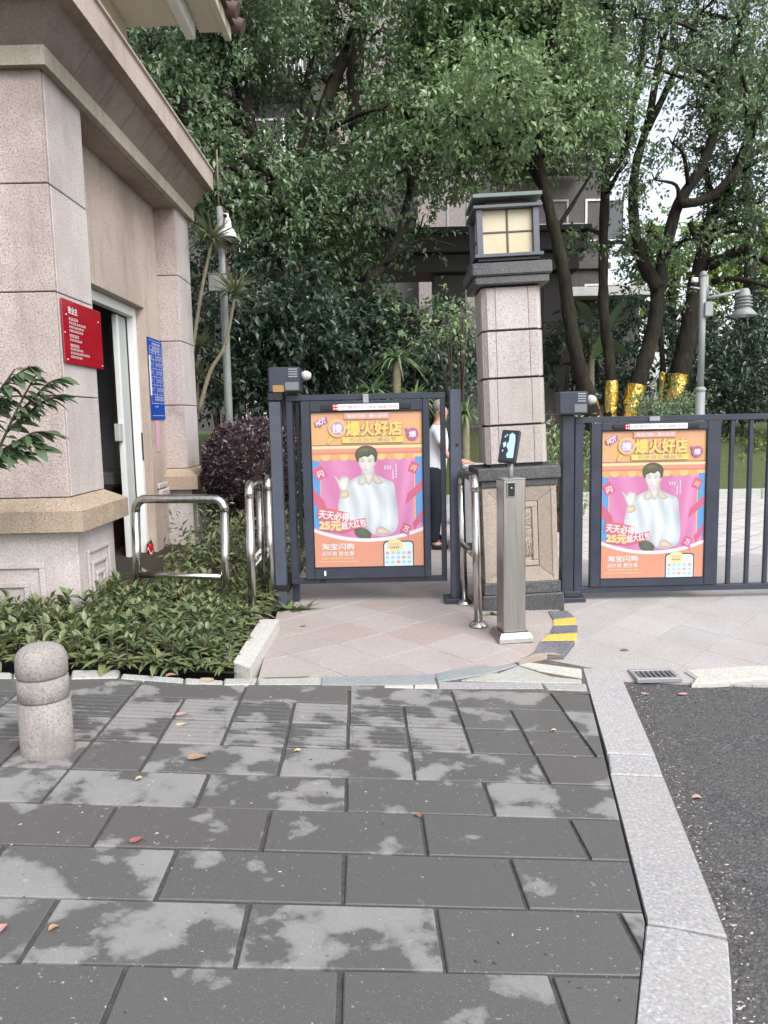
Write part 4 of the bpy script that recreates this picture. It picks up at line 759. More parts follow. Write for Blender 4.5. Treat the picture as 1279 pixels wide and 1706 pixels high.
    for a in range(5):
        for b in range(3): sh.lay = 26; sh.rect(0.65 + a * 0.05, 0.905 + b * 0.03, 0.682 + a * 0.05, 0.924 + b * 0.03, I['salmon'] if (a + b) % 4 == 0 else I['screen_blue'])
    # head: shop title
    sh.lay = 24; sh.rect(0.30, 0.005, 0.71, 0.045, I['salmon']); sh.lay = 25; sh.text('淘宝闪购 · 爆火好店', 0.325, 0.012, 0.69, 0.036, I['white'], 0.02)
    sh.lay = 24; sh.poly([(0.03, 0.055), (0.14, 0.025), (0.155, 0.06), (0.10, 0.075), (0.085, 0.095), (0.07, 0.082), (0.04, 0.09)], I['plum']); sh.lay = 25; sh.text('HOT', 0.045, 0.042, 0.135, 0.075, I['white'], 0.035, -0.38)
    sh.lay = 24; sh.poly([(0.17, 0.15), (0.2, 0.165), (0.155, 0.2), (0.14, 0.195)], I['gold']); sh.lay = 25; sh.disc(0.235, 0.10, 0.082, I['gold']); sh.lay = 26; sh.disc(0.235, 0.10, 0.062, I['lilac']); sh.lay = 27; sh.text('搜', 0.192, 0.075, 0.278, 0.128, I['white'], 0.03)
    sh.lay = 24; sh.text('爆火好店', 0.32, 0.058, 0.82, 0.15, I['yellow'], 0.03, 0, I['coral'], 0.045); sh.lay = 26; sh.rect(0.28, 0.158, 0.83, 0.196, I['yellow']); sh.lay = 27; sh.text('万店百亿爆品节', 0.34, 0.164, 0.77, 0.19, I['plum'], 0.0)
    sh.lay = 24; sh.disc(0.915, 0.145, 0.055, I['plum']); sh.lay = 25; sh.poly([(0.845, 0.105), (0.89, 0.115), (0.87, 0.15)], I['plum']); sh.lay = 26; sh.text('爆', 0.885, 0.128, 0.945, 0.165, I['white'], 0.03)
    return sh.build('poster', parent)
def motor_box(parent, x0, x1, z0, z1, Y, bulbside):
    b = MB().box(x0, x1, Y - 0.11, Y + 0.12, z0, z1, 0.012).build('motor_box', M['gate_paint'], parent)
    w = x1 - x0; mb = MB()
    for k in range(4): mb.box(x1 - 0.36 * w, x1 - 0.08 * w, Y - 0.113, Y - 0.1105, z1 - 0.025 - k * 0.02, z1 - 0.015 - k * 0.02, 0.001)
    mb.build('vent_slots', M['grey_metal'], b)
    MB().box(x1 - 0.47 * w, x1 - 0.05 * w, Y - 0.1125, Y - 0.1105, z0 + 0.02, z0 + 0.085, 0.0005).build('rating_plate', INK['label_grey'], b)
    MB().lathe([(0.0, -0.035), (0.03, -0.028), (0.042, 0.0), (0.036, 0.03), (0.02, 0.05), (0.0, 0.052)], (x1 + 0.035, Y - 0.03, z1 - 0.07), 16, axis='x').build('warning_lamp', M['off_white'], b)
    return b
def gate(name, label, Y, pB, pP, poster_px, postpx, motorpx, rails, bars, xr, sticker):
    X = lambda px, py: at(px, py, Y).x
    Z = lambda px, py: at(px, py, Y).z
    x0 = at(postpx[0], 800, Y).x; t = empty(name, (x0, Y, 0.0)); tag(t, label, 'gate', 'entrance gates')
    zt0, zt1, zb0, zb1 = rails
    return t, X, Z
def bar_along(mb, x0, x1, Y, z0, z1, d=0.02): return mb.box(x0, x1, Y - d, Y + d, z0, z1, 0.003)
# pedestrian gate
YG = 6.6; X = lambda px, py=820: at(px, py, YG).x; Z = lambda px, py: at(px, py, YG).z
pg = empty('pedestrian_gate', (-0.1, YG, 0)); tag(pg, 'closed dark blue pedestrian gate with an advertising panel and motor box', 'gate', 'advertising gates')
gl, grt = X(481), X(743); zt = Z(610, 656); zb = Z(610, 970)
MB().box(X(457), X(457) + 0.095, YG - 0.16, YG - 0.06, 0.0, Z(460, 670), 0.006).build('post', M['post_paint'], pg)
MB().box(X(457) - 0.02, X(457) + 0.14, YG - 0.2, YG - 0.0, 0.0, 0.03, 0.004).build('base_plate', M['gate_paint'], pg)
MB().box(X(457) - 0.004, X(457) + 0.115, YG - 0.165, YG - 0.055, Z(460, 668), Z(460, 656), 0.003).build('hinge', M['black'], pg); MB().box(X(457) - 0.004, X(457) + 0.115, YG - 0.165, YG - 0.055, Z(475, 978), Z(475, 968), 0.003).build('hinge', M['black'], pg)
MB().box(X(480), X(480) + 0.06, YG + 0.06, YG + 0.13, 0.0, Z(480, 656), 0.004).build('post', M['gate_paint'], pg)
mbx = motor_box(pg, X(449, 630), X(502, 630), Z(470, 655), Z(470, 613), YG + 0.0, 1)
MB().box(X(457, 640), X(475, 640), YG - 0.1125, YG - 0.1105, Z(460, 655) + 0.004, Z(460, 643), 0.0005).build('sticker', INK['sticker'], mbx)
lf = empty('gate_leaf', (0, 0, 0), pg)
MB().box(gl, grt, YG - 0.02, YG + 0.02, zt - 0.05, zt, 0.003).build('top_rail', M['gate_paint'], lf)
MB().box(gl, grt, YG - 0.02, YG + 0.02, zb, zb + 0.048, 0.003).build('bottom_rail', M['gate_paint'], lf)
MB().box(gl, gl + 0.055, YG - 0.019, YG + 0.019, zb + 0.049, zt - 0.051, 0.003).build('stile', M['gate_paint'], lf)
MB().box(grt - 0.045, grt, YG - 0.019, YG + 0.019, zb + 0.049, zt - 0.051, 0.003).build('stile', M['gate_paint'], lf)
MB().box(gl + 0.075, gl + 0.11, YG + 0.03, YG + 0.06, Z(490, 915), zt - 0.02, 0.003).build('closer_arm', M['black'], lf)
def ad_panel(parent, x0, x1, z0, z1, q0, q1, r0, r1, Yf):
    """x0..x1, z0..z1 the outer frame; q, r the poster window"""
    p = empty('advert_panel', (0, 0, 0), parent)
    mb = MB(); mb.box(x0, q0, Yf - 0.03, Yf + 0.03, z0, z1, 0.004).box(q1, x1, Yf - 0.03, Yf + 0.03, z0, z1, 0.004).box(q0 + 0.0005, q1 - 0.0005, Yf - 0.03, Yf + 0.03, r1, z1, 0.004).box(q0 + 0.0005, q1 - 0.0005, Yf - 0.03, Yf + 0.03, z0, r0, 0.004)
    mb.build('panel_frame', M['gate_paint'], p); MB().box(q0, q1, Yf - 0.012, Yf + 0.025, r0, r1, 0.0005).build('panel_back', M['black'], p)
    mb = MB(); e = 0.006
    mb.box(q0, q0 + e, Yf - 0.031, Yf - 0.013, r0, r1, 0.001).box(q1 - e, q1, Yf - 0.031, Yf - 0.013, r0, r1, 0.001).box(q0 + e, q1 - e, Yf - 0.031, Yf - 0.013, r1 - e, r1, 0.001).box(q0 + e, q1 - e, Yf - 0.031, Yf - 0.013, r0, r0 + e, 0.001); mb.build('gasket', M['black'], p)
    po = poster(p, q0 + e + 0.001, q1 - e - 0.001, r0 + e + 0.001, r1 - e - 0.001, Yf - 0.0135)
    return p
pf = ad_panel(lf, X(506), X(716), zb + 0.05, zt - 0.056, X(521), X(705), Z(610, 943), Z(610, 685), YG - 0.03)
def sticker_bar(parent, x0, x1, z0, z1, Y):
    b = MB().box(x0 - 0.10, x1 + 0.10, Y - 0.012, Y - 0.0005, z0 + 0.006, z1 - 0.004, 0.004).build('lock_bar', M['black'], parent)
    MB().box(x0, x1, Y - 0.0135, Y - 0.0125, z0, z1, 0.0003).build('label_strip', INK['paper_white'], b)
    sh = Sheet((x0, Y - 0.0136, z1), (x1 - x0, 0, 0), (0, 0, z0 - z1), (0, -1, 0), 0.0003); sh.rect(0, 0, 0.075, 1.0, INK['brick_red'])
    for du, dv in ((0.02, 0.25), (0.055, 0.25), (0.02, 0.75), (0.055, 0.75)): sh.lay = 2; sh.rect(du - 0.009, dv - 0.13, du + 0.009, dv + 0.13, INK['paper_white'], 0.78)
    sh.lay = 2; sh.text('· 严禁抢行 · 400 888 0591', 0.095, 0.2, 0.985, 0.82, INK['crimson'], 0.0); sh.build('label_lettering', b)
sticker_bar(lf, X(555, 678), X(664, 678), Z(610, 683), Z(610, 673), YG - 0.0605)
MB().box(X(604, 660), X(614, 660), YG - 0.075, YG - 0.021, Z(610, 672), Z(610, 657), 0.004).build('latch', M['grey_metal'], lf)
MB().box(X(541, 952), X(544, 952), YG - 0.062, YG - 0.0605, Z(541, 957), Z(541, 949), 0.0005).build('paint_chip', M['white_paint'], lf)
MB().box(X(534, 966), X(543, 966), YG - 0.03, YG - 0.021, zb + 0.012, zb + 0.035, 0.003).build('keyhole', M['black'], lf)
lpx = at(759, 820, YG - 0.05); MB().box(lpx.x - 0.05, lpx.x + 0.05, YG - 0.1, YG + 0.0, 0.03, at(753, 649, YG - 0.05).z, 0.008).build('post', M['post_paint'], pg)
MB().box(lpx.x - 0.11, lpx.x + 0.10, YG - 0.16, YG + 0.05, 0.0, 0.045, 0.006).build('base_plate', M['gate_paint'], pg)
MB().lathe([(0.012, 0), (0.012, 0.004), (0.006, 0.006)], (lpx.x + 0.01, YG - 0.106, at(757, 741, 6.5).z), 12, axis='y').build('push_button', M['black'], pg)
# vehicle gate
YV = 6.5; X = lambda px, py=820: at(px, py, YV).x; Z = lambda px, py: at(px, py, YV).z
vg = empty('vehicle_gate', (2.5, YV, 0)); tag(vg, 'wide dark blue vehicle gate with vertical bars and an advertising panel', 'gate', 'advertising gates')
MB().box(X(934), X(934) + 0.10, YV - 0.05, YV + 0.06, 0.0, Z(930, 692), 0.006).build('post', M['gate_paint'], vg)
MB().box(X(934) - 0.03, X(934) + 0.2, YV - 0.09, YV + 0.1, 0.0, 0.04, 0.005).box(X(934) + 0.02, X(934) + 0.16, YV - 0.06, YV + 0.07, 0.0405, 0.09, 0.005).build('base_plate', M['gate_paint'], vg)
motor_box(vg, X(925, 670), X(973, 670), Z(950, 691), Z(950, 653), YV - 0.02, 1)
vl = empty('gate_leaf', (0, 0, 0), vg); vt, vb = Z(1060, 693), Z(1100, 984); xg0 = X(956)
MB().box(xg0, 5.2, YV - 0.025, YV + 0.025, vt - 0.05, vt, 0.003).build('top_rail', M['gate_paint'], vl)
MB().box(xg0, 5.2, YV - 0.025, YV + 0.025, vb, vb + 0.05, 0.003).build('bottom_rail', M['gate_paint'], vl)
MB().box(xg0, xg0 + 0.07, YV - 0.024, YV + 0.024, vb + 0.051, vt - 0.051, 0.003).build('stile', M['gate_paint'], vl)
ad_panel(vl, X(982), X(1195), vb + 0.052, vt - 0.052, X(999), X(1173), Z(1085, 962), Z(1085, 716), YV - 0.01)
sticker_bar(vl, X(1038, 710), X(1141, 710), Z(1090, 714.5), Z(1090, 705.5), YV - 0.0405)
MB().box(X(1079, 698), X(1097, 698), YV - 0.04, YV - 0.026, Z(1088, 702), Z(1088, 694), 0.004).build('latch', M['grey_metal'], vl)
xb = X(1216)
while xb < 5.1: MB().box(xb - 0.017, xb + 0.017, YV - 0.017, YV + 0.017, vb + 0.051, vt - 0.051, 0.003).build('bar', M['gate_paint'], vl); xb += X(1247) - X(1216)
MB().box(4.95, 5.06, YV + 0.03, YV + 0.14, 0, 1.9, 0.006).build('post', M['gate_paint'], vg)

# ------------------------------------------------------------------ lantern pillar (its faces are turned a little, as it stands)
PLX, PLY = 1.135, 6.52
lp = empty('lantern_pillar', (PLX, PLY, 0)); lp.rotation_euler = (0, R(-1.9), 0); tag(lp, 'granite gate pillar with a carved plinth and a square lantern on top', 'pillar')
def pbox(hw, z0, z1, ch, name, m, parent=lp, dx=0.0): return MB().box(PLX - hw + dx, PLX + hw + dx, PLY - hw, PLY + hw, z0, z1, ch).build(name, M[m], parent)
YF = PLY - 0.36
pz = lambda y, Y=None: at(858, y, Y or YF).z
zA, zB, zC = pz(992), pz(972), pz(812)
pbox(0.335, -0.1, zA, 0.01, 'plinth_stone', 'dark_granite'); pbox(0.315, zA + 0.001, zB, 0.006, 'plinth_stone', 'dark_granite')
pbox(0.262, zB + 0.001, zC, 0.004, 'plinth_core', 'tan_granite')
for sx, rot in ((0, 0), (1, 90), (2, 180), (3, 270)):      # framed faces: four mitred stones and a recessed panel
    T = Matrix.Translation((PLX, PLY, 0)) @ Matrix.Rotation(R(rot), 4, 'Z'); h = 0.30; i = 0.15; d0, d1 = -0.30, -0.263
    zb_, zt_ = zB + 0.002, zC - 0.002; a = 0.12
    def mitre(p, q, r, s_, nm='frame_stone'):
        mb = MB(); f = [(p[0], d0, p[1]), (q[0], d0, q[1]), (r[0], d0 + 0.022, r[1]), (s_[0], d0 + 0.022, s_[1])]; b = [(x, d1 + 0.005, z) for x, _, z in f]
        mb.add(f + b, [[0, 1, 2, 3], [7, 6, 5, 4]] + [[k, k + 4, (k + 1) % 4 + 4, (k + 1) % 4] for k in range(4)], 0, False, T); mb.build(nm, M['tan_granite'], lp)
    e = 0.002
    mitre((-h + e, zb_), (h - e, zb_), (h - i, zb_ + a), (-h + i, zb_ + a)); mitre((h - e, zt_), (-h + e, zt_), (-h + i, zt_ - a), (h - i, zt_ - a))
    mitre((-h, zt_ - e), (-h, zb_ + e), (-h + i - e, zb_ + a + e), (-h + i - e, zt_ - a - e)); mitre((h, zb_ + e), (h, zt_ - e), (h - i + e, zt_ - a - e), (h - i + e, zb_ + a + e))
    mb = MB(); mb.box(-h + i + 0.004, h - i - 0.004, -0.272, -0.2615, zb_ + a + 0.004, zt_ - a - 0.004, 0.004, 0, T)
    fw = 0.045; zz0, zz1 = zb_ + a + 0.006, zt_ - a - 0.006; w_ = h - i - 0.006
    for bx in ((-w_, w_, zz0, zz0 + fw), (-w_, w_, zz1 - fw, zz1), (-w_, -w_ + fw, zz0 + fw, zz1 - fw), (w_ - fw, w_, zz0 + fw, zz1 - fw)): mb.box(bx[0], bx[1], -0.287, -0.273, bx[2], bx[3], 0.006, 0, T)
    pn = mb.build('relief_panel', M['tan_granite'], lp)
    mb = MB(); rs = random.Random(5 + sx)                   # the low relief: a vase form with leaves and scrolls
    def strokes(pts, r): mb.tube([T @ Vector((x, -0.273, zz0 + (zz1 - zz0) * z)) for x, z in pts], r, 6)
    for k in range(9): x = 0.085 - k * 0.021; strokes([(x, 0.13 + 0.02 * abs(k - 4) / 4), (x + 0.014, 0.22), (x + rs.uniform(-0.01, 0.012), 0.33), (x + 0.004, 0.41)], 0.007)
    for k in range(5): y = 0.47 + k * 0.015; strokes([(-0.09, y - 0.02), (-0.02, y + 0.02), (0.05, y), (0.10, y + 0.03)], 0.005)
    for k in range(3): c_ = 0.62 + k * 0.09; strokes([(0.06 + 0.03 * math.cos(q * 0.7), c_ + 0.035 * math.sin(q * 0.7 + k)) for q in range(9)], 0.006)
    for k in range(3): c_ = 0.6 + k * 0.1; strokes([(-0.03 + 0.04 * math.cos(q * 0.6 + k), c_ + 0.03 * math.sin(q * 0.6)) for q in range(7)], 0.006)
    strokes([(0.0, 0.16), (0.05, 0.3), (0.10, 0.42)], 0.006); strokes([(-0.06, 0.2), (0.0, 0.3), (0.03, 0.43)], 0.006)
    mb.build('carving', M['tan_granite'], pn)
pbox(0.31, zC + 0.001, pz(800), 0.006, 'cap_stone', 'dark_granite'); pbox(0.335, pz(800) + 0.001, pz(779), 0.008, 'cap_stone', 'dark_granite')
# shaft: four courses with wide joints; chamfered corner slabs
yb = [pz(y, PLY - 0.27) for y in (773, 707, 628, 548, 474)]
for z0, z1 in zip(yb[:-1], yb[1:]):
    hw = 0.243 - 0.004 * (yb.index(z0)); mb = MB(); c = 0.03; n8 = [(-hw + c, -hw), (hw - c, -hw), (hw, -hw + c), (hw, hw - c), (hw - c, hw), (-hw + c, hw), (-hw, hw - c), (-hw, -hw + c)]
    mb.add([(PLX + x, PLY + y, z) for z in (z0 + 0.005, z1 - 0.011) for x, y in n8], [list(range(8))[::-1], list(range(8, 16))] + [[k, (k + 1) % 8, 8 + (k + 1) % 8, 8 + k] for k in range(8)])
    b = mb.build('shaft_stone', M['shaft_granite'], lp)
    for rot in (0, 90, 180, 270):                            # slightly proud slabs leave slim upright joints
        T = Matrix.Translation((PLX, PLY, 0)) @ Matrix.Rotation(R(rot), 4, 'Z')
        for xa, xb_ in ((-hw + 0.032, -hw + 0.098), (-hw + 0.102, hw - 0.102), (hw - 0.098, hw - 0.032)): MB().box(xa, xb_, -hw - 0.007, -hw - 0.0005, z0 + 0.007, z1 - 0.013, 0.002, 0, T).build('face_slab', M['shaft_granite'], b)
pbox(0.215, yb[0] - 0.03, yb[-1] + 0.05, 0.004, 'shaft_core', 'mortar')
pbox(0.295, pz(472, PLY - 0.3), pz(457, PLY - 0.3), 0.01, 'cap_stone', 'dark_granite'); pbox(0.317, pz(456, PLY - 0.34), pz(434, PLY - 0.34), 0.012, 'cap_stone', 'dark_granite')
ln = empty('lantern', (0, 0, 0), lp)
zl = [pz(y, PLY - 0.28) for y in (432, 422, 420, 346, 344, 338, 328, 326, 319)]
lx = PLX - 0.01
def lbox(hw, z0, z1, name, m, ch=0.004): return MB().box(lx - hw, lx + hw, PLY - hw, PLY + hw, z0, z1, ch).build(name, M[m], ln)
lbox(0.245, zl[0], zl[1] - 0.02, 'lantern_foot', 'black'); lbox(0.272, zl[1] - 0.019, zl[2], 'lantern_base', 'lantern_metal')
for sx in (-1, 1):
    for sy in (-1, 1): MB().box(lx + sx * 0.223 - 0.024, lx + sx * 0.223 + 0.024, PLY + sy * 0.223 - 0.024, PLY + sy * 0.223 + 0.024, zl[2] + 0.001, zl[4], 0.003).build('corner_post', M['lantern_metal'], ln)
zc = (zl[2] + zl[4]) / 2
for rot in (0, 90, 180, 270):
    T = Matrix.Translation((lx, PLY, 0)) @ Matrix.Rotation(R(rot), 4, 'Z')
    for a, b in ((-0.197, -0.008), (0.008, 0.197)):
        for z0, z1 in ((zl[2] + 0.003, zc - 0.007), (zc + 0.007, zl[4] - 0.002)): MB().box(a, b, -0.206, -0.2, z0, z1, 0.001, 0, T).build('pane', M['lantern_glass'], ln)
    MB().box(-0.007, 0.007, -0.214, -0.198, zl[2] + 0.002, zl[4], 0.002, 0, T).box(-0.197, -0.0075, -0.213, -0.198, zc - 0.006, zc + 0.006, 0.002, 0, T).box(0.0075, 0.197, -0.213, -0.198, zc - 0.006, zc + 0.006, 0.002, 0, T).build('glazing_bar', M['lantern_copper'], ln)
lbox(0.194, zl[2] + 0.004, zl[4] - 0.004, 'lantern_core', 'cream', 0.002)
lbox(0.272, zl[4] + 0.001, zl[5], 'lower_roof', 'lantern_metal'); lbox(0.155, zl[5] + 0.001, zl[7], 'roof_neck', 'lantern_copper'); lbox(0.272, zl[7] + 0.001, zl[8], 'upper_roof', 'lantern_edge')

# ------------------------------------------------------------------ access terminal
tb = drop(853, 1066, zpad); tx, ty = tb.x, tb.y + 0.05
tm = empty('access_terminal', (tx, ty, tb.z)); tag(tm, 'brushed steel access terminal column with a tilted face screen on top', 'terminal')
TT = Matrix.Translation((tx, ty, 0)) @ Matrix.Rotation(R(9), 4, 'Z')
ztop = at(852, 797, ty - 0.06).z
mb = MB(); z = tb.z; lo, hi = 0.128, 0.105
mb.add([(-lo, -lo, z), (lo, -lo, z), (lo, lo, z), (-lo, lo, z), (-lo + 0.004, -lo + 0.004, z + 0.03), (lo - 0.004, -lo + 0.004, z + 0.03), (lo - 0.004, lo - 0.004, z + 0.03), (-lo + 0.004, lo - 0.004, z + 0.03), (-hi, -hi, z + 0.065), (hi, -hi, z + 0.065), (hi, hi, z + 0.065), (-hi, hi, z + 0.065)],
       [[3, 2, 1, 0], [8, 9, 10, 11]] + [[k, (k + 1) % 4, 4 + (k + 1) % 4, 4 + k] for k in range(4)] + [[4 + k, 4 + (k + 1) % 4, 8 + (k + 1) % 4, 8 + k] for k in range(4)], 0, False, TT); mb.build('foot', M['brushed'], tm)
MB().box(-0.083, 0.083, -0.083, 0.083, tb.z + 0.0655, ztop - 0.01, 0.006, 0, TT).build('column', M['brushed'], tm)
MB().box(-0.0835, 0.0835, -0.0835, 0.0835, ztop - 0.0095, ztop, 0.003, 0, TT).build('top_plate', M['brushed'], tm)
rdp = MB().box(-0.058, 0.005, -0.092, -0.0835, ztop - 0.135, ztop - 0.025, 0.005, 0, TT).build('card_reader', M['grey_metal'], tm)
MB().box(-0.051, -0.002, -0.0945, -0.0925, ztop - 0.125, ztop - 0.03, 0.001, 0, TT).build('reader_window', M['black'], rdp)
MB().lathe([(0.006, -0.0005), (0.004, -0.002), (0, -0.002)], (0, 0, 0), 10, axis='y', T=TT @ Matrix.Translation((-0.026, -0.095, ztop - 0.065))).build('reader_led', M['white_paint'], rdp)
sz0 = at(847, 770, ty).z; hx = at(847, 743, ty).x - tx
MB().tube([TT @ Vector((-0.002, 0, ztop + 0.0005)), TT @ Vector((-0.004, 0, sz0 - 0.002))], 0.02, 14).build('neck', M['grey_metal'], tm)
ST = Matrix.Translation((tx - 0.012, ty - 0.01, (at(847, 743, ty).z))) @ Matrix.Rotation(R(-28), 4, 'Z') @ Matrix.Rotation(R(-16), 4, 'X') @ Matrix.Rotation(R(4), 4, 'Y')
hd = MB().box(-0.068, 0.068, -0.012, 0.018, -0.125, 0.115, 0.008, 0, ST).build('screen_head', M['black'], tm)
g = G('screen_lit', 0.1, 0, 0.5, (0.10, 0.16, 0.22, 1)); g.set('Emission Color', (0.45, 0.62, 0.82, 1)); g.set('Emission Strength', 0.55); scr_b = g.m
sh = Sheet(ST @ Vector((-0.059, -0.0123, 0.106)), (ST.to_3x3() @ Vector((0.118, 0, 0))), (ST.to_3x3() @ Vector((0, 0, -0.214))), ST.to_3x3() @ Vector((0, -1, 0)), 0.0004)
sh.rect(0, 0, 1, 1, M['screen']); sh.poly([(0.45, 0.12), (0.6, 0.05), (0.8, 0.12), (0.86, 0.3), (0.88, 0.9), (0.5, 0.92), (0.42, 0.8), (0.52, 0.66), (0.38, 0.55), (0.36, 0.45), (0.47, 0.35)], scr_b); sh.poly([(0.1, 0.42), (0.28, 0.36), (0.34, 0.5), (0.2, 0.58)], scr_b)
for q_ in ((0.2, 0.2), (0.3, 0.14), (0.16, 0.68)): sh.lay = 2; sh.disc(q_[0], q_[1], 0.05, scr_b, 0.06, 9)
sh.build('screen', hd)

# ------------------------------------------------------------------ lamp post and camera pole
YL = 12.5; b0 = at(1165, 695, YL); lx, zt_ = b0.x, at(1165, 462, YL).z
sp = empty('street_lamp', (lx, YL, 0.0)); tag(sp, 'pale grey lamp post with a ribbed bell shade on a bracket arm', 'street lamp')
MB().tube([(lx, YL, 0.0), (lx, YL, at(1165, 650, YL).z)], 0.075, 14).build('lower_pole', M['lamp_grey'], sp)
MB().lathe([(0.078, 0), (0.09, 0.01), (0.09, 0.04), (0.06, 0.07)], (lx, YL, at(1165, 652, YL).z), 16).build('collar', M['lamp_grey'], sp)
MB().tube([(lx, YL, at(1165, 645, YL).z), (lx, YL, zt_)], 0.052, 14).build('upper_pole', M['lamp_grey'], sp)
MB().lathe([(0.05, 0), (0.062, 0.03), (0.045, 0.08), (0, 0.1)], (lx, YL, zt_ + 0.001), 14).build('finial', M['lamp_grey'], sp)
P = lambda x, y: at(x, y, YL)
MB().tube([P(1177, 498), P(1177, 459)], 0.028, 10).tube([P(1166, 499), P(1200, 492), P(1232, 485)], 0.024, 10).tube([P(1178, 476), P(1198, 490)], 0.02, 8).build('bracket', M['lamp_grey'], sp)
c_ = P(1240, 480); mb = MB(); prof = [(0.0, 0.0), (0.06, -0.01), (0.085, -0.06), (0.088, -0.11)]
for k in range(4): z = -0.12 - k * 0.05; prof += [(0.115 + k * 0.006, z), (0.115 + k * 0.006, z - 0.015), (0.088 + k * 0.005, z - 0.02), (0.09 + k * 0.005, z - 0.045)]
prof += [(0.12, -0.33), (0.21, -0.43), (0.205, -0.435), (0.10, -0.34)]
mb.lathe(prof, (c_.x, YL, c_.z), 22); mb.build('bell_shade', M['lamp_grey'], sp)
MB().lathe([(0.0, -0.36), (0.08, -0.37), (0.075, -0.43), (0.0, -0.45)], (c_.x, YL, c_.z), 14).build('bulb', M['off_white'], sp)
q = P(1177, 515); MB().box(q.x - 0.065, q.x + 0.065, YL - 0.1, YL + 0.02, q.z - 0.12, q.z + 0.1, 0.008).build('junction_box', M['lamp_grey'], sp)
q = P(1156, 470); MB().lathe([(0.05, 0.06), (0.052, 0.0), (0.045, -0.01)], (q.x, YL - 0.02, q.z), 14).build('camera_housing', M['white_paint'], sp); MB().lathe([(0.045, -0.011), (0.035, -0.05), (0, -0.065)], (q.x, YL - 0.02, q.z), 14).build('camera_dome', M['black'], sp); MB().tube([P(1150, 478), P(1166, 481)], 0.014, 8).build('camera_arm', M['off_white'], sp)
YP = 10.0; P = lambda x, y: at(x, y, YP)
cp = empty('camera_pole', (P(380, 700).x, YP, 0)); tag(cp, 'slim grey pole with a white dome camera and a small box, by the bushes', 'camera pole')
MB().tube([(P(381, 720).x, YP, 0.0), P(376, 560), P(372, 470), P(366, 345)], [0.055, 0.05, 0.045, 0.04], 12).build('pole', M['lamp_grey'], cp)
MB().tube([P(376, 470), P(374, 420), P(370, 352)], 0.018, 8).tube([P(367, 372), P(367, 345)], 0.036, 10).build('conduit', M['rust'], cp)
MB().tube([P(364, 345), P(361, 250)], 0.012, 6).build('antenna', M['stem'], cp)
q = P(367, 474); MB().box(q.x - 0.115, q.x + 0.105, YP - 0.16, YP - 0.045, q.z - 0.105, q.z + 0.1, 0.006).box(q.x - 0.13, q.x + 0.115, YP - 0.17, YP - 0.04, q.z + 0.101, q.z + 0.112, 0.002).build('control_box', M['lamp_grey'], cp)
q = P(382, 398); MB().lathe([(0.0, 0.24), (0.03, 0.235), (0.042, 0.18), (0.045, 0.12), (0.075, 0.09), (0.1, 0.04), (0.105, 0.0), (0.09, -0.005)], (q.x, YP - 0.06, q.z), 20).build('camera_housing', M['white_paint'], cp)
MB().lathe([(0.09, -0.006), (0.085, -0.05), (0.05, -0.09), (0, -0.1)], (q.x, YP - 0.06, q.z), 18).build('camera_dome', M['black'], cp)
MB().tube([P(371, 356), P(379, 357), P(380, 372)], 0.014, 8).build('camera_bracket', M['white_paint'], cp)

# ------------------------------------------------------------------ guard at the desk behind the gate
def skin_mesh(name, verts, edges, radii, mat, parent, root=0, sub=2):
    me = bpy.data.meshes.new(name); me.from_pydata([tuple(v) for v in verts], edges, []); o = link(bpy.data.objects.new('tmp', me))
    o.modifiers.new('k', 'SKIN'); sk = me.skin_vertices[0].data
    for i, r in enumerate(radii): sk[i].radius = (r, r) if not isinstance(r, tuple) else r; sk[i].use_root = (i == root)
    s = o.modifiers.new('s', 'SUBSURF'); s.levels = s.render_levels = sub
    m2 = bpy.data.meshes.new_from_object(o.evaluated_get(bpy.context.evaluated_depsgraph_get())); bpy.data.objects.remove(o); m2.name = name
    off = origin(parent); m2.transform(Matrix.Translation(-off)); m2.materials.clear(); m2.materials.append(mat); m2.polygons.foreach_set('use_smooth', [True] * len(m2.polygons))
    r = bpy.data.objects.new(name, m2); r.parent = parent; return link(r)
YGd = 9.35; gx = at(724, 800, YGd).x; gq = empty('person', (gx, YGd, 0.0)); tag(gq, 'person in a white short sleeved shirt and dark trousers behind the gate', 'person')
skinm = plain('skin', (0.48, 0.27, 0.19, 1), 0.5, 0, 0.4, 0.1); shirtm = plain('white_shirt', (0.74, 0.76, 0.79, 1), 0.8, 0, 0.3, 0.1, 6); trm = plain('dark_trousers', (0.018, 0.02, 0.028, 1), 0.85, 0, 0.2); hairm = plain('grey_hair', (0.22, 0.21, 0.20, 1), 0.8, 0, 0.3, 0.4, 40)
g3 = lambda x, y, z: (gx + x, YGd + y, z)
# body: pelvis, spine, neck, head, arms, legs
V = [g3(-0.02, 0, 0.96), g3(0, 0, 1.12), g3(0.03, 0, 1.30), g3(0.05, 0, 1.46), g3(0.07, 0, 1.54), g3(0.09, 0, 1.64), g3(0.10, 0, 1.74),
     g3(0.04, -0.19, 1.44), g3(0.10, -0.22, 1.18), g3(0.25, -0.20, 1.07), g3(0.33, -0.19, 1.055), g3(0.04, 0.19, 1.44), g3(0.09, 0.22, 1.18), g3(0.25, 0.18, 1.08), g3(0.33, 0.17, 1.06),
     g3(-0.02, -0.10, 0.88), g3(0.0, -0.11, 0.48), g3(-0.03, -0.11, 0.08), g3(0.10, -0.11, 0.035), g3(-0.02, 0.10, 0.88), g3(0.0, 0.11, 0.48), g3(-0.03, 0.11, 0.08), g3(0.10, 0.11, 0.035)]
E_ = [(0, 1), (1, 2), (2, 3), (3, 4), (4, 5), (5, 6), (3, 7), (7, 8), (8, 9), (9, 10), (3, 11), (11, 12), (12, 13), (13, 14), (0, 15), (15, 16), (16, 17), (17, 18), (0, 19), (19, 20), (20, 21), (21, 22)]
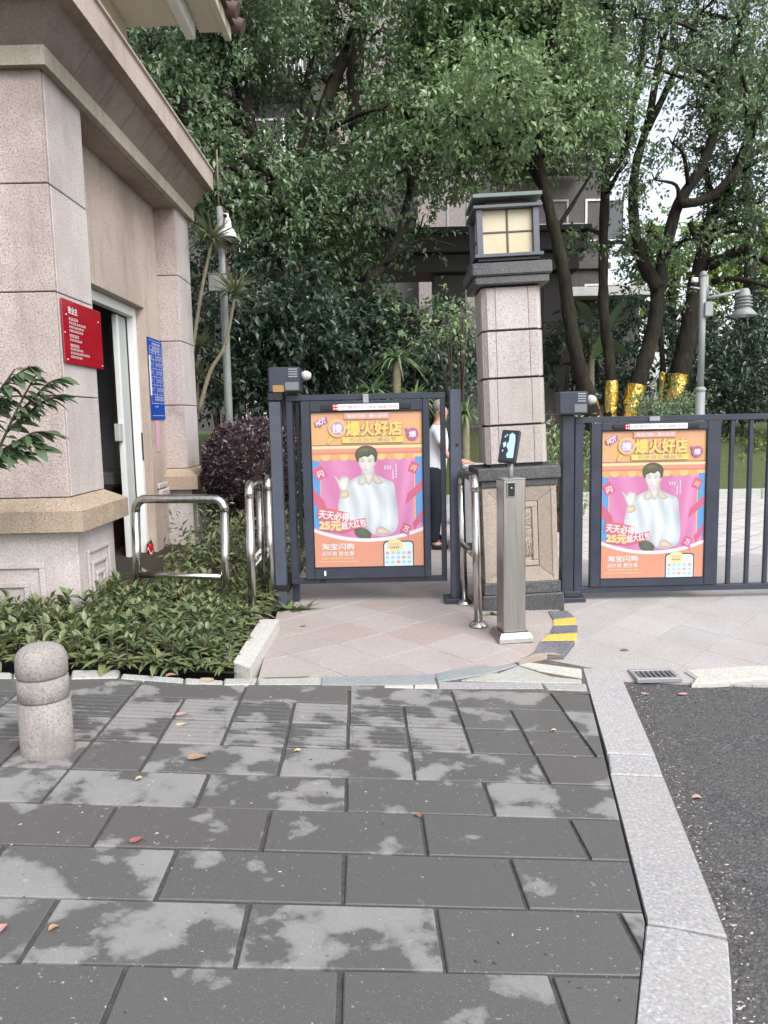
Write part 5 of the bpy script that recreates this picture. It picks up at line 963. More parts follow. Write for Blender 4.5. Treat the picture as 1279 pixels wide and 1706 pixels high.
Rd = [0.13, 0.125, 0.13, 0.10, 0.058, 0.088, 0.075, 0.06, 0.045, 0.033, 0.026, 0.06, 0.045, 0.033, 0.026, 0.085, 0.06, 0.045, 0.035, 0.085, 0.06, 0.045, 0.035]
body = skin_mesh('body', V, E_, Rd, skinm, gq)
skin_mesh('shirt', [g3(-0.02, 0, 0.84), g3(0.0, 0, 1.12), g3(0.03, 0, 1.30), g3(0.05, 0, 1.45), g3(0.065, 0, 1.50), g3(0.04, -0.19, 1.44), g3(0.08, -0.225, 1.27), g3(0.04, 0.19, 1.44), g3(0.08, 0.225, 1.27)], [(0, 1), (1, 2), (2, 3), (3, 4), (3, 5), (5, 6), (3, 7), (7, 8)], [0.18, 0.165, 0.162, 0.128, 0.075, 0.085, 0.072, 0.085, 0.072], shirtm, gq)
skin_mesh('trousers', [g3(-0.02, 0, 0.97), g3(-0.02, -0.10, 0.86), g3(0.0, -0.11, 0.48), g3(-0.03, -0.11, 0.07), g3(-0.02, 0.10, 0.86), g3(0.0, 0.11, 0.48), g3(-0.03, 0.11, 0.07), g3(-0.01, 0, 1.10)], [(0, 1), (1, 2), (2, 3), (0, 4), (4, 5), (5, 6), (0, 7)], [0.155, 0.11, 0.085, 0.07, 0.11, 0.085, 0.07, 0.15], trm, gq)
for s_ in (-1, 1): skin_mesh('shoe', [g3(-0.06, 0.11 * s_, 0.04), g3(0.05, 0.11 * s_, 0.045), g3(0.15, 0.11 * s_, 0.03)], [(0, 1), (1, 2)], [0.042, 0.046, 0.034], M['black'], gq)
skin_mesh('hair', [g3(0.03, 0, 1.66), g3(0.055, 0, 1.75), g3(0.12, 0, 1.79)], [(0, 1), (1, 2)], [0.075, 0.092, 0.062], hairm, gq)
MB().tube([g3(0.175, 0, 1.69), g3(0.205, 0, 1.655), g3(0.17, 0, 1.645)], [0.012, 0.016, 0.01], 8).build('nose', skinm, body); MB().lathe([(0.0, -0.012), (0.028, 0.0), (0.0, 0.012)], g3(0.085, -0.088, 1.665), 10, axis='y').build('ear', skinm, body)
for s_ in (-1, 1): MB().lathe([(0.0, -0.006), (0.009, 0), (0, 0.006)], g3(0.165, 0.03 * s_, 1.69), 8).build('eye', M['black'], body)
MB().tube([g3(0.172, -0.022, 1.605), g3(0.182, 0, 1.605), g3(0.172, 0.022, 1.605)], 0.006, 6).build('mouth', plain('lip', (0.38, 0.16, 0.13, 1)), body)
MB().tube([g3(0.0, -0.13, 1.445), g3(0.12, -0.06, 1.47), g3(0.13, 0.06, 1.47), g3(0.0, 0.13, 1.445), g3(-0.06, 0, 1.5), g3(0.0, -0.13, 1.445)], 0.012, 6).build('collar', M['black'], gq)
g4 = lambda x, y, z: g3(x - 0.09, y, z)
for s_, py_ in ((-1, -0.19), (1, 0.17)):
    hv = [g4(0.41, py_, 1.058), g4(0.47, py_, 1.06)]; he = [(0, 1)]; hr = [0.026, 0.034]
    for k in range(4): a = (k - 1.5) * 0.019; n0 = len(hv); hv += [g4(0.50, py_ + a, 1.062), g4(0.535 - 0.006 * abs(k - 1), py_ + a * 1.25, 1.055), g4(0.56 - 0.008 * abs(k - 1), py_ + a * 1.35, 1.038)]; he += [(1, n0), (n0, n0 + 1), (n0 + 1, n0 + 2)]; hr += [0.0105, 0.009, 0.007]
    n0 = len(hv); hv += [g4(0.455, py_ - 0.036 * -s_, 1.05), g4(0.49, py_ - 0.05 * -s_, 1.042)]; he += [(0, n0), (n0, n0 + 1)]; hr += [0.011, 0.008]
    skin_mesh('hand', hv, he, hr, skinm, gq, 0, 2)
YD = 9.25; dx0, dx1 = gx + 0.30, gx + 1.15
gd = empty('guard_desk', (gx + 0.8, YD, 0)); tag(gd, 'grey office desk behind the pedestrian gate', 'desk')
MB().box(dx0, dx1, YD - 0.30, YD + 0.40, 1.0, 1.03, 0.004).build('desktop', M['grey_metal'], gd)
MB().box(dx0 + 0.02, dx1 - 0.02, YD - 0.28, YD - 0.26, 0.12, 0.999, 0.003).build('front_panel', M['grey_metal'], gd)
for xx in (dx0 + 0.02, dx1 - 0.06): MB().box(xx, xx + 0.04, YD - 0.25, YD + 0.38, 0.0, 0.999, 0.003).build('side_panel', M['grey_metal'], gd)
tag(MB().box(dx0 + 0.03, dx0 + 0.34, YD - 0.25, YD + 0.05, 1.031, 1.036, 0.001).build('paper_sheet', M['white_paint'], None, (dx0 + 0.18, YD - 0.1, 1.031)), 'white sheets of paper lying on the grey desk', 'paper')
bgm = skin_mesh('bag', [(dx0 + 0.30, YD + 0.1, 1.12), (dx0 + 0.42, YD + 0.12, 1.15), (dx0 + 0.55, YD + 0.12, 1.13)], [(0, 1), (1, 2)], [0.08, 0.115, 0.09], plain('black_cloth', (0.015, 0.016, 0.02, 1), 0.8), gd)
bgm.parent = None; bgm.location = origin(gd); tag(bgm, 'soft black bag lying on the grey desk', 'bag')

# ------------------------------------------------------------------ foliage
def leaf_arrays(pos, axis, nrm, L, Wd, fold=0.25):
    """two triangles folded along the midrib per leaf"""
    axis /= np.linalg.norm(axis, axis=1, keepdims=True); side = np.cross(axis, nrm); side /= np.linalg.norm(side, axis=1, keepdims=True) + 1e-9; up = np.cross(side, axis)
    L = L[:, None]; Wd = Wd[:, None]
    a = pos; b = pos + axis * L * 0.45 - side * Wd * 0.5 + up * Wd * fold; c = pos + axis * L - up * L * 0.08; d = pos + axis * L * 0.45 + side * Wd * 0.5 + up * Wd * fold
    n = len(pos); v = np.stack([a, b, c, d], 1).reshape(-1, 3); i = np.arange(n) * 4
    f = np.stack([i, i + 1, i + 2, i, i + 2, i + 3], 1).reshape(-1, 3); return v, f
def unit(n): v = RNG.normal(size=(n, 3)); return v / np.linalg.norm(v, axis=1, keepdims=True)
def spray(clusters, per_m2=260, L=0.085, Wd=0.042, twig=16, droop=0.35, shell=0.55, flat=0.8):
    """leaf sprays spread through ellipsoidal clusters: (x, y, z, r)"""
    VS, FS = [], []; n0 = 0
    for (x, y, z, r) in clusters:
        nt = max(6, int(per_m2 * r * r * 4 / twig)); u = unit(nt); rad = r * (shell + (1 - shell) * RNG.random((nt, 1)) ** 0.6) * (0.8 + 0.35 * RNG.random((nt, 1)))
        o = np.array([x, y, z]) + u * rad * np.array([1, 1, flat]); td = u * np.array([1, 1, 0.5]) + RNG.normal(size=(nt, 3)) * 0.5 + np.array([0, 0, -droop]); td /= np.linalg.norm(td, axis=1, keepdims=True)
        k = twig; s = np.linspace(0, 1, k)[None, :, None]; P_ = o[:, None, :] + td[:, None, :] * s * (0.28 + 0.2 * RNG.random((nt, 1, 1))) + RNG.normal(size=(nt, k, 3)) * 0.045
        A = td[:, None, :] * 0.5 + RNG.normal(size=(nt, k, 3)) * 0.6 + np.array([0, 0, -0.15]); N_ = np.array([0, -0.25, 1.0]) + RNG.normal(size=(nt, k, 3)) * 0.45
        m = nt * k; Ls = L * (0.7 + 0.6 * RNG.random(m)); v, f = leaf_arrays(P_.reshape(-1, 3), A.reshape(-1, 3), N_.reshape(-1, 3), Ls, Ls * Wd / L)
        VS.append(v); FS.append(f + n0); n0 += len(v)
    return np.concatenate(VS), np.concatenate(FS)
def limb(mb, px, Y, r0, r1, dY=0.0, seg=9):
    pts = []; n = len(px)
    for i, p in enumerate(px):
        yy = (Y + dY * i / max(1, n - 1)) if len(p) < 3 else p[2]; pts.append(tuple(at(p[0], p[1], yy)))
    pts = smooth_path(pts, 4); m = len(pts); mb.tube(pts, [(r0 + (r1 - r0) * (i / (m - 1)) ** 0.8) * (1 + 0.09 * math.sin(i * 2.3 + px[0][0])) for i in range(m)], seg, 0, True, 0.07); return pts
def clus(lst, Y):
    out = []
    for c in lst:
        yy = c[3] if len(c) > 3 else Y + random.uniform(-0.9, 0.9); p = at(c[0], c[1], yy); out.append((p.x, p.y, p.z, c[2] / FOC * yy))
    return out
def tree(label, Y, base, limbs, clusters, mat, group='camphor trees around the entrance', dens=260, L=0.085, foil=None, twigs=True, zb=None, fill=1):
    bp_ = at(base[0], base[1], Y); zb = bp_.z if zb is None else zb; t = empty('tree', (bp_.x, Y, zb)); tag(t, label, 'tree', group)
    tp = None
    for i, (px, r0, r1, dY) in enumerate(limbs):
        mb = MB(); pts = limb(mb, px, Y, r0, r1, dY)
        mb.build('trunk' if i == 0 else 'limb', M['bark'], t)
        if i == 0: tp = pts
    cl = clus(clusters, Y)
    if len(clusters) > 4 and twigs:
        for c in clusters: cl += clus([(c[0] + random.uniform(-0.7, 0.7) * c[2], c[1] + random.uniform(-0.7, 0.7) * c[2], c[2] * random.uniform(0.45, 0.7)) for _ in range(fill)], Y + 0.5)
    ntw = len(clusters)
    if cl:
        if twigs:
            mb = MB(); tops = [Vector(p) for p in tp]
            for (x, y, z, r) in cl[:ntw]:
                c = Vector((x, y, z)); s = min(tops, key=lambda q: (q - c).length + 1.5 * max(0, q.z - c.z)); mid = (s + c) / 2 + Vector((random.uniform(-0.2, 0.2), random.uniform(-0.2, 0.2), random.uniform(0.0, 0.3)))
                mb.tube(smooth_path([s, mid, c], 4), [0.05, 0.045, 0.042, 0.038, 0.034, 0.03, 0.026, 0.02, 0.014][:9], 6)
                for _ in range(6): e = c + Vector(tuple(unit(1)[0])) * r * 0.8; mb.tube([c, (c + e) / 2 + Vector((0, 0, 0.08)), e], [0.016, 0.011, 0.005], 5)
            mb.build('twigs', M['bark'], t)['kind'] = 'stuff'
        v, f = spray(cl, dens, L, L * 0.5); np_mesh('crown', v, f, M[mat], t)
    if foil:
        (p0, p1, r) = foil; a, b = at(*p0, Y), at(*p1, Y); mb = MB(); n = 12
        mb.tube([a + (b - a) * k / n for k in range(n + 1)], [r * (1 + 0.015 * math.sin(k * 2.1)) for k in range(n + 1)], 22, 0, False, 0.075); mb.build('foil_wrap', M['foil'], t)
    return t
# left tree mass (dark, nearer)
tree('tall dark green tree rising behind the guard house roof', 12.5, (470, 700), [([(470, 720), (465, 560), (450, 420), (430, 280), (400, 140), (380, 0), (370, -120)], 0.2, 0.07, 0.5), ([(432, 290), (350, 200), (310, 120)], 0.07, 0.03, -0.6), ([(440, 330), (500, 250), (520, 180)], 0.07, 0.03, -0.4)],
     [(300, 55, 75), (370, 30, 85), (450, 15, 70), (280, 130, 70), (345, 130, 85), (300, 215, 75), (335, 205, 62), (340, 290, 65), (400, 335, 50), (455, 300, 75), (450, 370, 70), (400, 380, 55), (500, 345, 70), (300, -50, 80), (400, -60, 80), (250, 90, 60, 11.5), (290, 180, 60, 11.5), (330, 260, 55, 11.5), (350, 335, 45, 11.8)], 'leaf_deep', dens=620, fill=2, L=0.10)
tree('slender tree with a leaning branch, its dark crown left of the pale gap', 13.5, (545, 700), [([(545, 720), (540, 560), (528, 420), (522, 300), (535, 200), (575, 90), (612, -10), (640, -90)], 0.21, 0.07, 0.3), ([(522, 300), (505, 190), (520, 90), (540, -30)], 0.09, 0.04, 0.4), ([(595, 230), (592, 120), (605, 20), (612, -70)], 0.16, 0.1, 0.6)],
     [(480, 60, 75), (545, 40, 55), (560, 0, 60), (515, 150, 60), (520, 215, 45), (560, 260, 60), (510, 270, 70), (545, 345, 70), (590, 320, 60), (480, 420, 80), (560, 420, 75), (620, 60, 40), (640, 180, 40), (520, -60, 80), (620, -40, 70)], 'leaf_deep', dens=400, fill=1, L=0.10)
tree('thin leaning tree with sparse leaves in front of the dark portal', 13.0, (600, 700), [([(600, 720), (605, 560), (612, 480), (640, 440), (665, 390), (682, 320), (700, 240), (712, 150)], 0.11, 0.04, 0.2), ([(640, 440), (700, 400), (760, 410)], 0.03, 0.012, 0.0)],
     [(600, 380, 60), (640, 300, 45), (690, 300, 45), (700, 380, 32), (590, 470, 55), (730, 540, 40), (765, 560, 40), (640, 520, 45), (690, 570, 35)], 'leaf_deep', dens=330, L=0.10)
# centre tree with the bright crown
tree('gold wrapped tree beside the gate motor, its bright crown over the lantern', 14.5, (985, 700), [([(990, 715), (978, 660), (962, 600), (950, 540), (940, 460), (925, 390), (908, 320), (895, 250), (905, 160), (925, 60), (935, -60)], 0.165, 0.065, -0.6), ([(905, 310), (870, 262), (820, 245), (760, 220)], 0.09, 0.03, -0.8), ([(905, 270), (950, 210), (965, 120), (970, 0)], 0.09, 0.05, 0.3), ([(925, 385), (960, 330), (985, 290)], 0.05, 0.02, 0.2)],
     [(690, 40, 70), (760, 40, 75), (830, 40, 80), (900, 30, 70), (660, 130, 60), (720, 130, 65), (790, 120, 75), (865, 110, 85), (935, 110, 60), (680, 200, 60), (740, 200, 70), (800, 190, 80), (870, 190, 80), (940, 200, 70), (660, 245, 45), (720, 265, 50), (790, 260, 55), (850, 250, 45), (990, 180, 55), (960, 150, 60), (620, 180, 45), (760, -50, 90), (870, -50, 90), (830, 130, 70, 12.0), (760, 190, 60, 12.2), (900, 200, 55, 12.4)], 'leaf_fresh', dens=640, L=0.11, fill=2, foil=((993, 722), (981, 668), 0.155))
tree('straight gold wrapped tree, second from the gate motor', 15.5, (1016, 705), [([(1015, 720), (1018, 660), (1015, 600), (1006, 520), (1005, 420), (1008, 300), (1008, 200), (1015, 100), (1020, 0), (1015, -80)], 0.13, 0.06, 0.0), ([(1006, 300), (1040, 250), (1060, 150), (1075, 40)], 0.09, 0.04, 0.2)],
     [(1000, 30, 50), (960, -10, 60), (1000, 235, 45), (1030, 290, 40), (1060, 420, 45), (970, 400, 30), (1040, -50, 70), (1000, 120, 45)], 'leaf_deep', dens=420, L=0.1, foil=((1016, 722), (1019, 634), 0.128))
tree('gold wrapped leaning tree that forks above the panel', 15.5, (1045, 705), [([(1038, 725), (1055, 660), (1075, 600), (1090, 540), (1098, 470), (1110, 410), (1130, 340), (1165, 285), (1190, 220), (1210, 130), (1235, 30), (1250, -60)], 0.19, 0.06, 0.3), ([(1096, 480), (1068, 430), (1055, 360), (1058, 280), (1080, 200), (1100, 90), (1120, -20)], 0.14, 0.05, 0.4), ([(1078, 215), (1110, 150), (1150, 60), (1165, -20)], 0.08, 0.04, 0.3), ([(1130, 340), (1180, 330), (1240, 270), (1290, 230)], 0.1, 0.05, -0.3)],
     [(1060, 30, 45), (1110, 30, 60), (1170, 20, 70), (1070, 110, 32), (1130, 100, 45), (1190, 110, 55), (1230, 60, 60), (1160, 180, 40), (1120, 240, 32), (1090, 300, 28), (1080, 390, 30), (1150, 400, 28), (1140, -60, 80), (1230, -50, 80), (1160, 260, 30)], 'leaf_deep', dens=330, L=0.1, foil=((1041, 722), (1061, 641), 0.185))
tree('thick dark tree wrapped in dull gold behind the box hedge', 16.5, (1125, 690), [([(1122, 700), (1128, 650), (1138, 600), (1148, 540), (1160, 470), (1172, 420), (1172, 390), (1200, 340), (1235, 270), (1262, 180), (1285, 80)], 0.25, 0.08, 0.2), ([(1172, 410), (1155, 385), (1148, 370)], 0.12, 0.05, 0.0), ([(1180, 445), (1215, 425), (1250, 420), (1285, 440)], 0.12, 0.07, -0.5), ([(1185, 470), (1230, 465), (1290, 480)], 0.07, 0.04, -0.6), ([(1200, 345), (1180, 310), (1175, 260)], 0.1, 0.04, 0.2)],
     [(1230, 140, 60), (1270, 130, 65), (1250, 210, 60), (1210, 200, 50), (1280, 260, 60), (1235, 290, 45), (1200, 280, 38), (1260, 340, 45), (1225, 370, 38), (1275, 400, 40), (1190, 340, 30), (1240, 420, 28), (1220, 80, 50, 13.5), (1265, 190, 55, 13.5), (1300, 100, 70)], 'leaf_deep', dens=380, L=0.105, foil=((1121, 690), (1131, 624), 0.21))
tree('slim tree wrapped in dull gold, just left of the thick one', 16.8, (1103, 690), [([(1102, 700), (1105, 640), (1100, 560), (1085, 480), (1075, 400)], 0.075, 0.04, 0.1)], [(1070, 440, 32), (1110, 480, 32)], 'leaf_deep', dens=300, foil=((1102, 682), (1104, 620), 0.08))
# far bright trees and the dark understory
for k, (lst, lab) in enumerate((([(1120, 400, 55), (1100, 460, 50), (1160, 460, 50), (1140, 520, 45), (1085, 420, 40), (1070, 500, 45), (1110, 540, 45), (1195, 520, 45)], 'bright yellow green tree far behind the forked trunk'), ([(1230, 400, 60), (1270, 450, 60), (1220, 460, 45), (1290, 390, 60)], 'bright yellow green tree far behind the lamp post'))):
    tree(lab, 27.0, (lst[0][0], 640), [([(lst[0][0], 680), (lst[0][0], 560), (lst[0][0], 420)], 0.2, 0.1, 0)], lst, 'leaf_bright', 'bright trees far behind', 200, 0.2, None, False, 0.0)
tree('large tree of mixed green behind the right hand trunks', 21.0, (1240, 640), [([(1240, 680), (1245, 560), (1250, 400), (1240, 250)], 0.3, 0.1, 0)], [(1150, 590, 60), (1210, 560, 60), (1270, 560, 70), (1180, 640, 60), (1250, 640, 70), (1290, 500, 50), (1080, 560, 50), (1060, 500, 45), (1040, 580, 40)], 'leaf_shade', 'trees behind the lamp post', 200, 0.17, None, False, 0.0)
def shrub(label, Y, lst, mat, dens, L, group=None, name='shrub', base=None, cat='shrub', shell=0.55, core=False, droop=0.3):
    cl = clus(lst, Y); bx = base or (cl[0][0], Y, 0.0); t = empty(name, bx); tag(t, label, cat, group); mb = MB()
    for (x, y, z, r) in cl:
        for _ in range(3): mb.tube(smooth_path([(bx[0] + random.uniform(-0.2, 0.2), bx[1], bx[2]), ((bx[0] + x) / 2, (bx[1] + y) / 2, (bx[2] + z) / 2 + 0.1), (x + random.uniform(-r, r) * 0.5, y + random.uniform(-r, r) * 0.5, z + random.uniform(0, r) * 0.5)], 3), [0.03, 0.027, 0.024, 0.02, 0.016, 0.012, 0.008], 5)
        if core: mb.lathe([(0.0, z - r * 0.8)] + [(r * 0.82 * math.cos(R(a)), z + r * 0.66 * math.sin(R(a))) for a in (-50, -20, 10, 40, 65)] + [(0.0, z + r * 0.66)], (x, y, 0), 14)
    mb.build('branches', M['twig'], t); v, f = spray(cl, dens, L, L * 0.48, 14, droop, shell); np_mesh('foliage', v, f, M[mat], t); return t
grp = 'dense evergreen shrubs behind the gate'
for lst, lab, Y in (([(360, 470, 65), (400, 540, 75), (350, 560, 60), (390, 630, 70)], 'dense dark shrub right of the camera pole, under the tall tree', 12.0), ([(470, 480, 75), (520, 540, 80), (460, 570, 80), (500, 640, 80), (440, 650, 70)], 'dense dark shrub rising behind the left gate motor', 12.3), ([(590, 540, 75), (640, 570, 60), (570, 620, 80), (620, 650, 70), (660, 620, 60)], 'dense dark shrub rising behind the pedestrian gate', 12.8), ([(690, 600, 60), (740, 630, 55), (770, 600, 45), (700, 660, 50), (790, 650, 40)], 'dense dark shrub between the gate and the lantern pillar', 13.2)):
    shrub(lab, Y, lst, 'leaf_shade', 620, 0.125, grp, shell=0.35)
shrub('small bright shrub left of the lantern pillar shaft', 10.5, [(735, 545, 32), (765, 545, 28), (760, 520, 22)], 'leaf_fresh', 320, 0.08, base=(1.25, 11.6, 0.0))
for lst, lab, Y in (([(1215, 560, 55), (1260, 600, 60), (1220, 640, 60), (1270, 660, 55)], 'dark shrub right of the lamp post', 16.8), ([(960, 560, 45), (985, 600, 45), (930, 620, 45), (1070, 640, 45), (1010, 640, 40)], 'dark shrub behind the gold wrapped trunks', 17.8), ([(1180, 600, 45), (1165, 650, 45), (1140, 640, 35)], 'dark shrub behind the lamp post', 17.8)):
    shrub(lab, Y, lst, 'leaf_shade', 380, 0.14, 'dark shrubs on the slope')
shrub('clipped box hedge in front of the dull gold trunks', 15.0, [(1080, 675, 26), (1100, 668, 28), (1125, 668, 28), (1148, 675, 26), (1110, 690, 30)], 'leaf_deep', 900, 0.075, shell=0.3)
shrub('bright leafy bush between the lantern pillar and the vehicle gate', 10.5, [(925, 700, 38), (930, 760, 42), (935, 815, 36), (965, 730, 36), (968, 790, 36), (900, 780, 36)], 'leaf_fresh', 420, 0.075, base=(2.4, 10.5, 0.0), shell=0.6)
for k, (x, lab) in enumerate(((1205, 'low yellow green hedge bush seen left of the first gate bar'), (1240, 'low yellow green hedge bush seen between the gate bars'), (1275, 'low yellow green hedge bush at the right end of the gate'))):
    shrub(lab, 16.6, [(x, 735, 22), (x + 14, 728, 18), (x + 5, 752, 18)], 'leaf_bright' if k else 'leaf_fresh', 300, 0.09, 'hedge bushes on the slope')
# round purple bush
pc = at(428, 775, 9.0); pr = 0.62; t = empty('purple_bush', (pc.x, 9.0, 0.0)); tag(t, 'clipped round bush with dark purple leaves left of the gate', 'shrub')
mb = MB(); mb.lathe([(0.0, pc.z - 0.5)] + [(pr * 0.9 * math.cos(R(a)), pc.z + 0.48 * math.sin(R(a))) for a in range(-80, 90, 20)] + [(0.0, pc.z + 0.48)], (pc.x, 9.0, 0), 20); mb.tube([(pc.x, 9.0, 0), (pc.x, 9.0, pc.z)], 0.05, 8); mb.build('branches', M['twig'], t)  # stem plus a solid dark core added to stop the view through the leaves
n = 9000; u = unit(n); P_ = np.array(pc) + u * np.array([pr, pr, 0.53]) * (0.9 + 0.12 * RNG.random((n, 1))) * (1 + 0.05 * np.sin(u[:, :1] * 9) * np.cos(u[:, 2:] * 8)); Ls = 0.035 + 0.03 * RNG.random(n)
v, f = leaf_arrays(P_, u + RNG.normal(size=(n, 3)) * 0.8, u + RNG.normal(size=(n, 3)) * 0.5, Ls, Ls * 0.6); np_mesh('foliage', v, f, M['leaf_purple'], t)
# bushes by the guard house wall and behind the rails
grp = 'leafy bushes along the guard house'
for c3, lab in (((-1.75, 8.2, 0.22, 0.34), 'bush of narrow leaves under the far pilaster'), ((-1.55, 7.5, 0.2, 0.32), 'bush of narrow leaves behind the low hoop rail'), ((-1.25, 7.9, 0.22, 0.32), 'bush of narrow leaves left of the gate posts'), ((-1.55, 9.3, 0.35, 0.42), 'bush of narrow leaves below the purple bush')):
    t = empty('leafy_bush', (c3[0], c3[1], 0.02)); tag(t, lab, 'shrub', grp); mb = MB()
    for _ in range(8): e = Vector(c3[:3]) + Vector((random.uniform(-0.25, 0.25), random.uniform(-0.25, 0.25), random.uniform(0, 0.2))); mb.tube([(c3[0], c3[1], 0), e], [0.012, 0.005], 5)
    mb.build('branches', M['twig'], t); v, f = spray([(c3[0], c3[1], c3[2], c3[3]), (c3[0] + 0.2, c3[1] - 0.15, c3[2] - 0.05, c3[3] * 0.8), (c3[0] - 0.2, c3[1] + 0.1, c3[2], c3[3] * 0.8)], 700, 0.085, 0.026, 12, 0.0, 0.4); np_mesh('foliage', v, f, M['leaf_cover'], t)
# blades: spiky plants
def blades(c, n, L, w, up=0.3, seg=5, droop=0.5, spread=1.0, seed=1):
    r = np.random.default_rng(seed); VS = []; FS = []; k0 = 0
    for i in range(n):
        a = r.uniform(0, 2 * math.pi); el = up + (1 - up) * r.random() ** 1.3 * 0.9; el = el * 1.4 - 0.25; d = np.array([math.cos(a) * math.cos(el) * spread, math.sin(a) * math.cos(el) * spread, math.sin(el)]); l = L * r.uniform(0.65, 1.1); s = np.cross(d, [0, 0, 1.0]); s /= np.linalg.norm(s) + 1e-9
        for k in range(seg + 1):
            t = k / seg; p = np.array(c) + d * l * t - np.array([0, 0, 1]) * droop * l * t * t * math.cos(el); ww = w * (0.55 + 0.45 * math.sin(math.pi * min(1, t * 1.4))) * (1 - t ** 3) / 2; VS += [p - s * ww, p + s * ww]
        FS += [[k0 + 2 * k, k0 + 2 * k + 1, k0 + 2 * k + 3, k0 + 2 * k + 2] for k in range(seg)]; k0 += 2 * (seg + 1)
    return np.array(VS), np.array(FS)
def spiky(label, stem_px, Y, heads, name='dracaena', L=0.62, n=75, w=0.03):
    b = at(*stem_px[0], Y); t = empty(name, (b.x, Y, b.z)); tag(t, label, 'plant', 'spiky plants by the camera pole'); mb = MB(); pts = smooth_path([tuple(at(x, y, Y)) for x, y in stem_px], 4); mb.tube(pts, [0.028 - 0.010 * i / len(pts) for i in range(len(pts))], 7); mb.build('stem', M['stem'], t)
    for i, (x, y) in enumerate(heads): v, f = blades(at(x, y, Y), n, L, w, seed=i + int(x)); np_mesh('leaf_crown', v, f, M['leaf_blade'], t)
    return t
spiky('tall dracaena with a leaf tuft against the pole top', [(300, 720), (318, 600), (335, 490), (352, 405)], 9.6, [(352, 402)])
spiky('dracaena with a curved stem and a leaf tuft right of the pole box', [(330, 690), (350, 620), (375, 575), (390, 500)], 9.6, [(391, 492)])
spiky('low dracaena with dry hanging leaves beside the far pilaster', [(325, 720), (328, 660), (330, 600)], 10.6, [(330, 580), (332, 630)], L=0.5)
for k, (x, y, lab) in enumerate(((620, 655, 'clump of strap leaves above the middle of the gate top'), (690, 665, 'clump of strap leaves above the right end of the gate top'), (775, 690, 'clump of strap leaves left of the pillar shaft'), (660, 600, 'clump of strap leaves high in the dark shrubs'))):
    b = at(x, y, 11.2); t = empty('strap_plant', (b.x, 11.2, 0)); tag(t, lab, 'plant', 'strap leaved plants behind the gate'); MB().tube([(b.x, 11.2, 0), (b.x, 11.2, b.z)], 0.06, 8).build('stem', M['stem'], t); v, f = blades(b, 70, 0.62, 0.04, 0.25, 6, 0.7, seed=k); np_mesh('leaf_crown', v, f, M['leaf_fresh'], t)
# banana clump with wide leaves
bb_ = at(985, 650, 17.0); t = empty('banana_plant', (bb_.x, 17.0, 1.2)); tag(t, 'banana plant with broad drooping leaves behind the gold wrapped trunks', 'plant')
MB().tube([(bb_.x, 17, 1.1), at(985, 580, 17)], [0.09, 0.06], 8).build('stem', M['stem'], t)
for k, (a, b, c) in enumerate((((985, 590), (965, 560), (930, 590)), ((985, 590), (1000, 545), (1040, 530)), ((985, 585), (980, 530), (955, 500)), ((985, 595), (1010, 575), (1050, 590)), ((985, 590), (1020, 530), (1045, 500)))):
    p = smooth_path([tuple(at(x, y, 17.0 - 0.2 * k)) for x, y in (a, b, c)], 5); VS = []; m = len(p)
    for i, q in enumerate(p): wd = 0.17 * math.sin(math.pi * (0.12 + 0.88 * i / (m - 1))) + 0.01; VS += [(q[0], q[1] - wd * 0.6, q[2] + wd * 0.9), tuple(q), (q[0] + 0.02, q[1] + wd * 0.6, q[2] - wd * 0.7)]
    MB().add(VS, [[3 * i + j, 3 * i + j + 1, 3 * i + j + 4, 3 * i + j + 3] for i in range(m - 1) for j in (0, 1)], 0, True).build('leaf', M['leaf_large'], t)
# ground cover in the bed: many small plants nobody could count
VS, FS = [], []; k0 = 0; spots = []
front_a, front_b = drop(-150, 1116, zS), drop(415, 1128, zS)
tries = 0
while len(spots) < 660 and tries < 30000:
    tries += 1; x = random.uniform(-3.6, -0.9); y = random.uniform(4.5, 7.6)
    lim = front_a.y + (front_b.y - front_a.y) * (x - front_a.x) / (front_b.x - front_a.x) - 0.055
    if y < lim or (x < -2.2 and y > Y1 - 0.1) or (x > -0.97 - 0.02 * (y < 6) ): continue
    if x > -1.75 and y > 6.7: continue
    if x < XC + 0.28 and y > 6.3: continue
    if any((x - a) ** 2 + (y - b) ** 2 < 0.0034 for a, b in spots): continue
    spots.append((x, y))
P_, A_, N_, L_ = [], [], [], []
for x, y in spots:
    h = random.uniform(0.04, 0.16) * (1.5 if (y > 5.0 and x < -2.1) else 1.0 if y < 6.2 else 1.25); lean = Vector((random.uniform(-0.25, 0.25), random.uniform(-0.35, 0.1), 1)).normalized(); b = Vector((x, y, zbed(x, y)))
    edge_ = front_a.y + (front_b.y - front_a.y) * (x - front_a.x) / (front_b.x - front_a.x); low = y < edge_ + 0.16 or x > -1.08
    if low: h *= 0.4
    nl = random.randint(9, 16); s0 = random.uniform(0.75, 1.25)
    for k in range(nl):
        t = random.uniform(0.25, 1.0); a = k * 2.4 + random.uniform(-0.4, 0.4); el = (0.2 + 0.9 * t if not low else 0.05 + 0.45 * t) + random.uniform(-0.3, 0.3)
        P_.append(b + lean * h * t); A_.append((math.cos(a) * math.cos(el), math.sin(a) * math.cos(el), math.sin(el))); N_.append((-math.cos(a) * 0.7, -math.sin(a) * 0.7, 1)); L_.append(random.uniform(0.075, 0.135) * s0)
P_, A_, N_, L_ = np.array(P_), np.array(A_), np.array(N_), np.array(L_)
A_ /= np.linalg.norm(A_, axis=1, keepdims=True); S_ = np.cross(A_, N_); S_ /= np.linalg.norm(S_, axis=1, keepdims=True); U_ = np.cross(S_, A_); rows = []
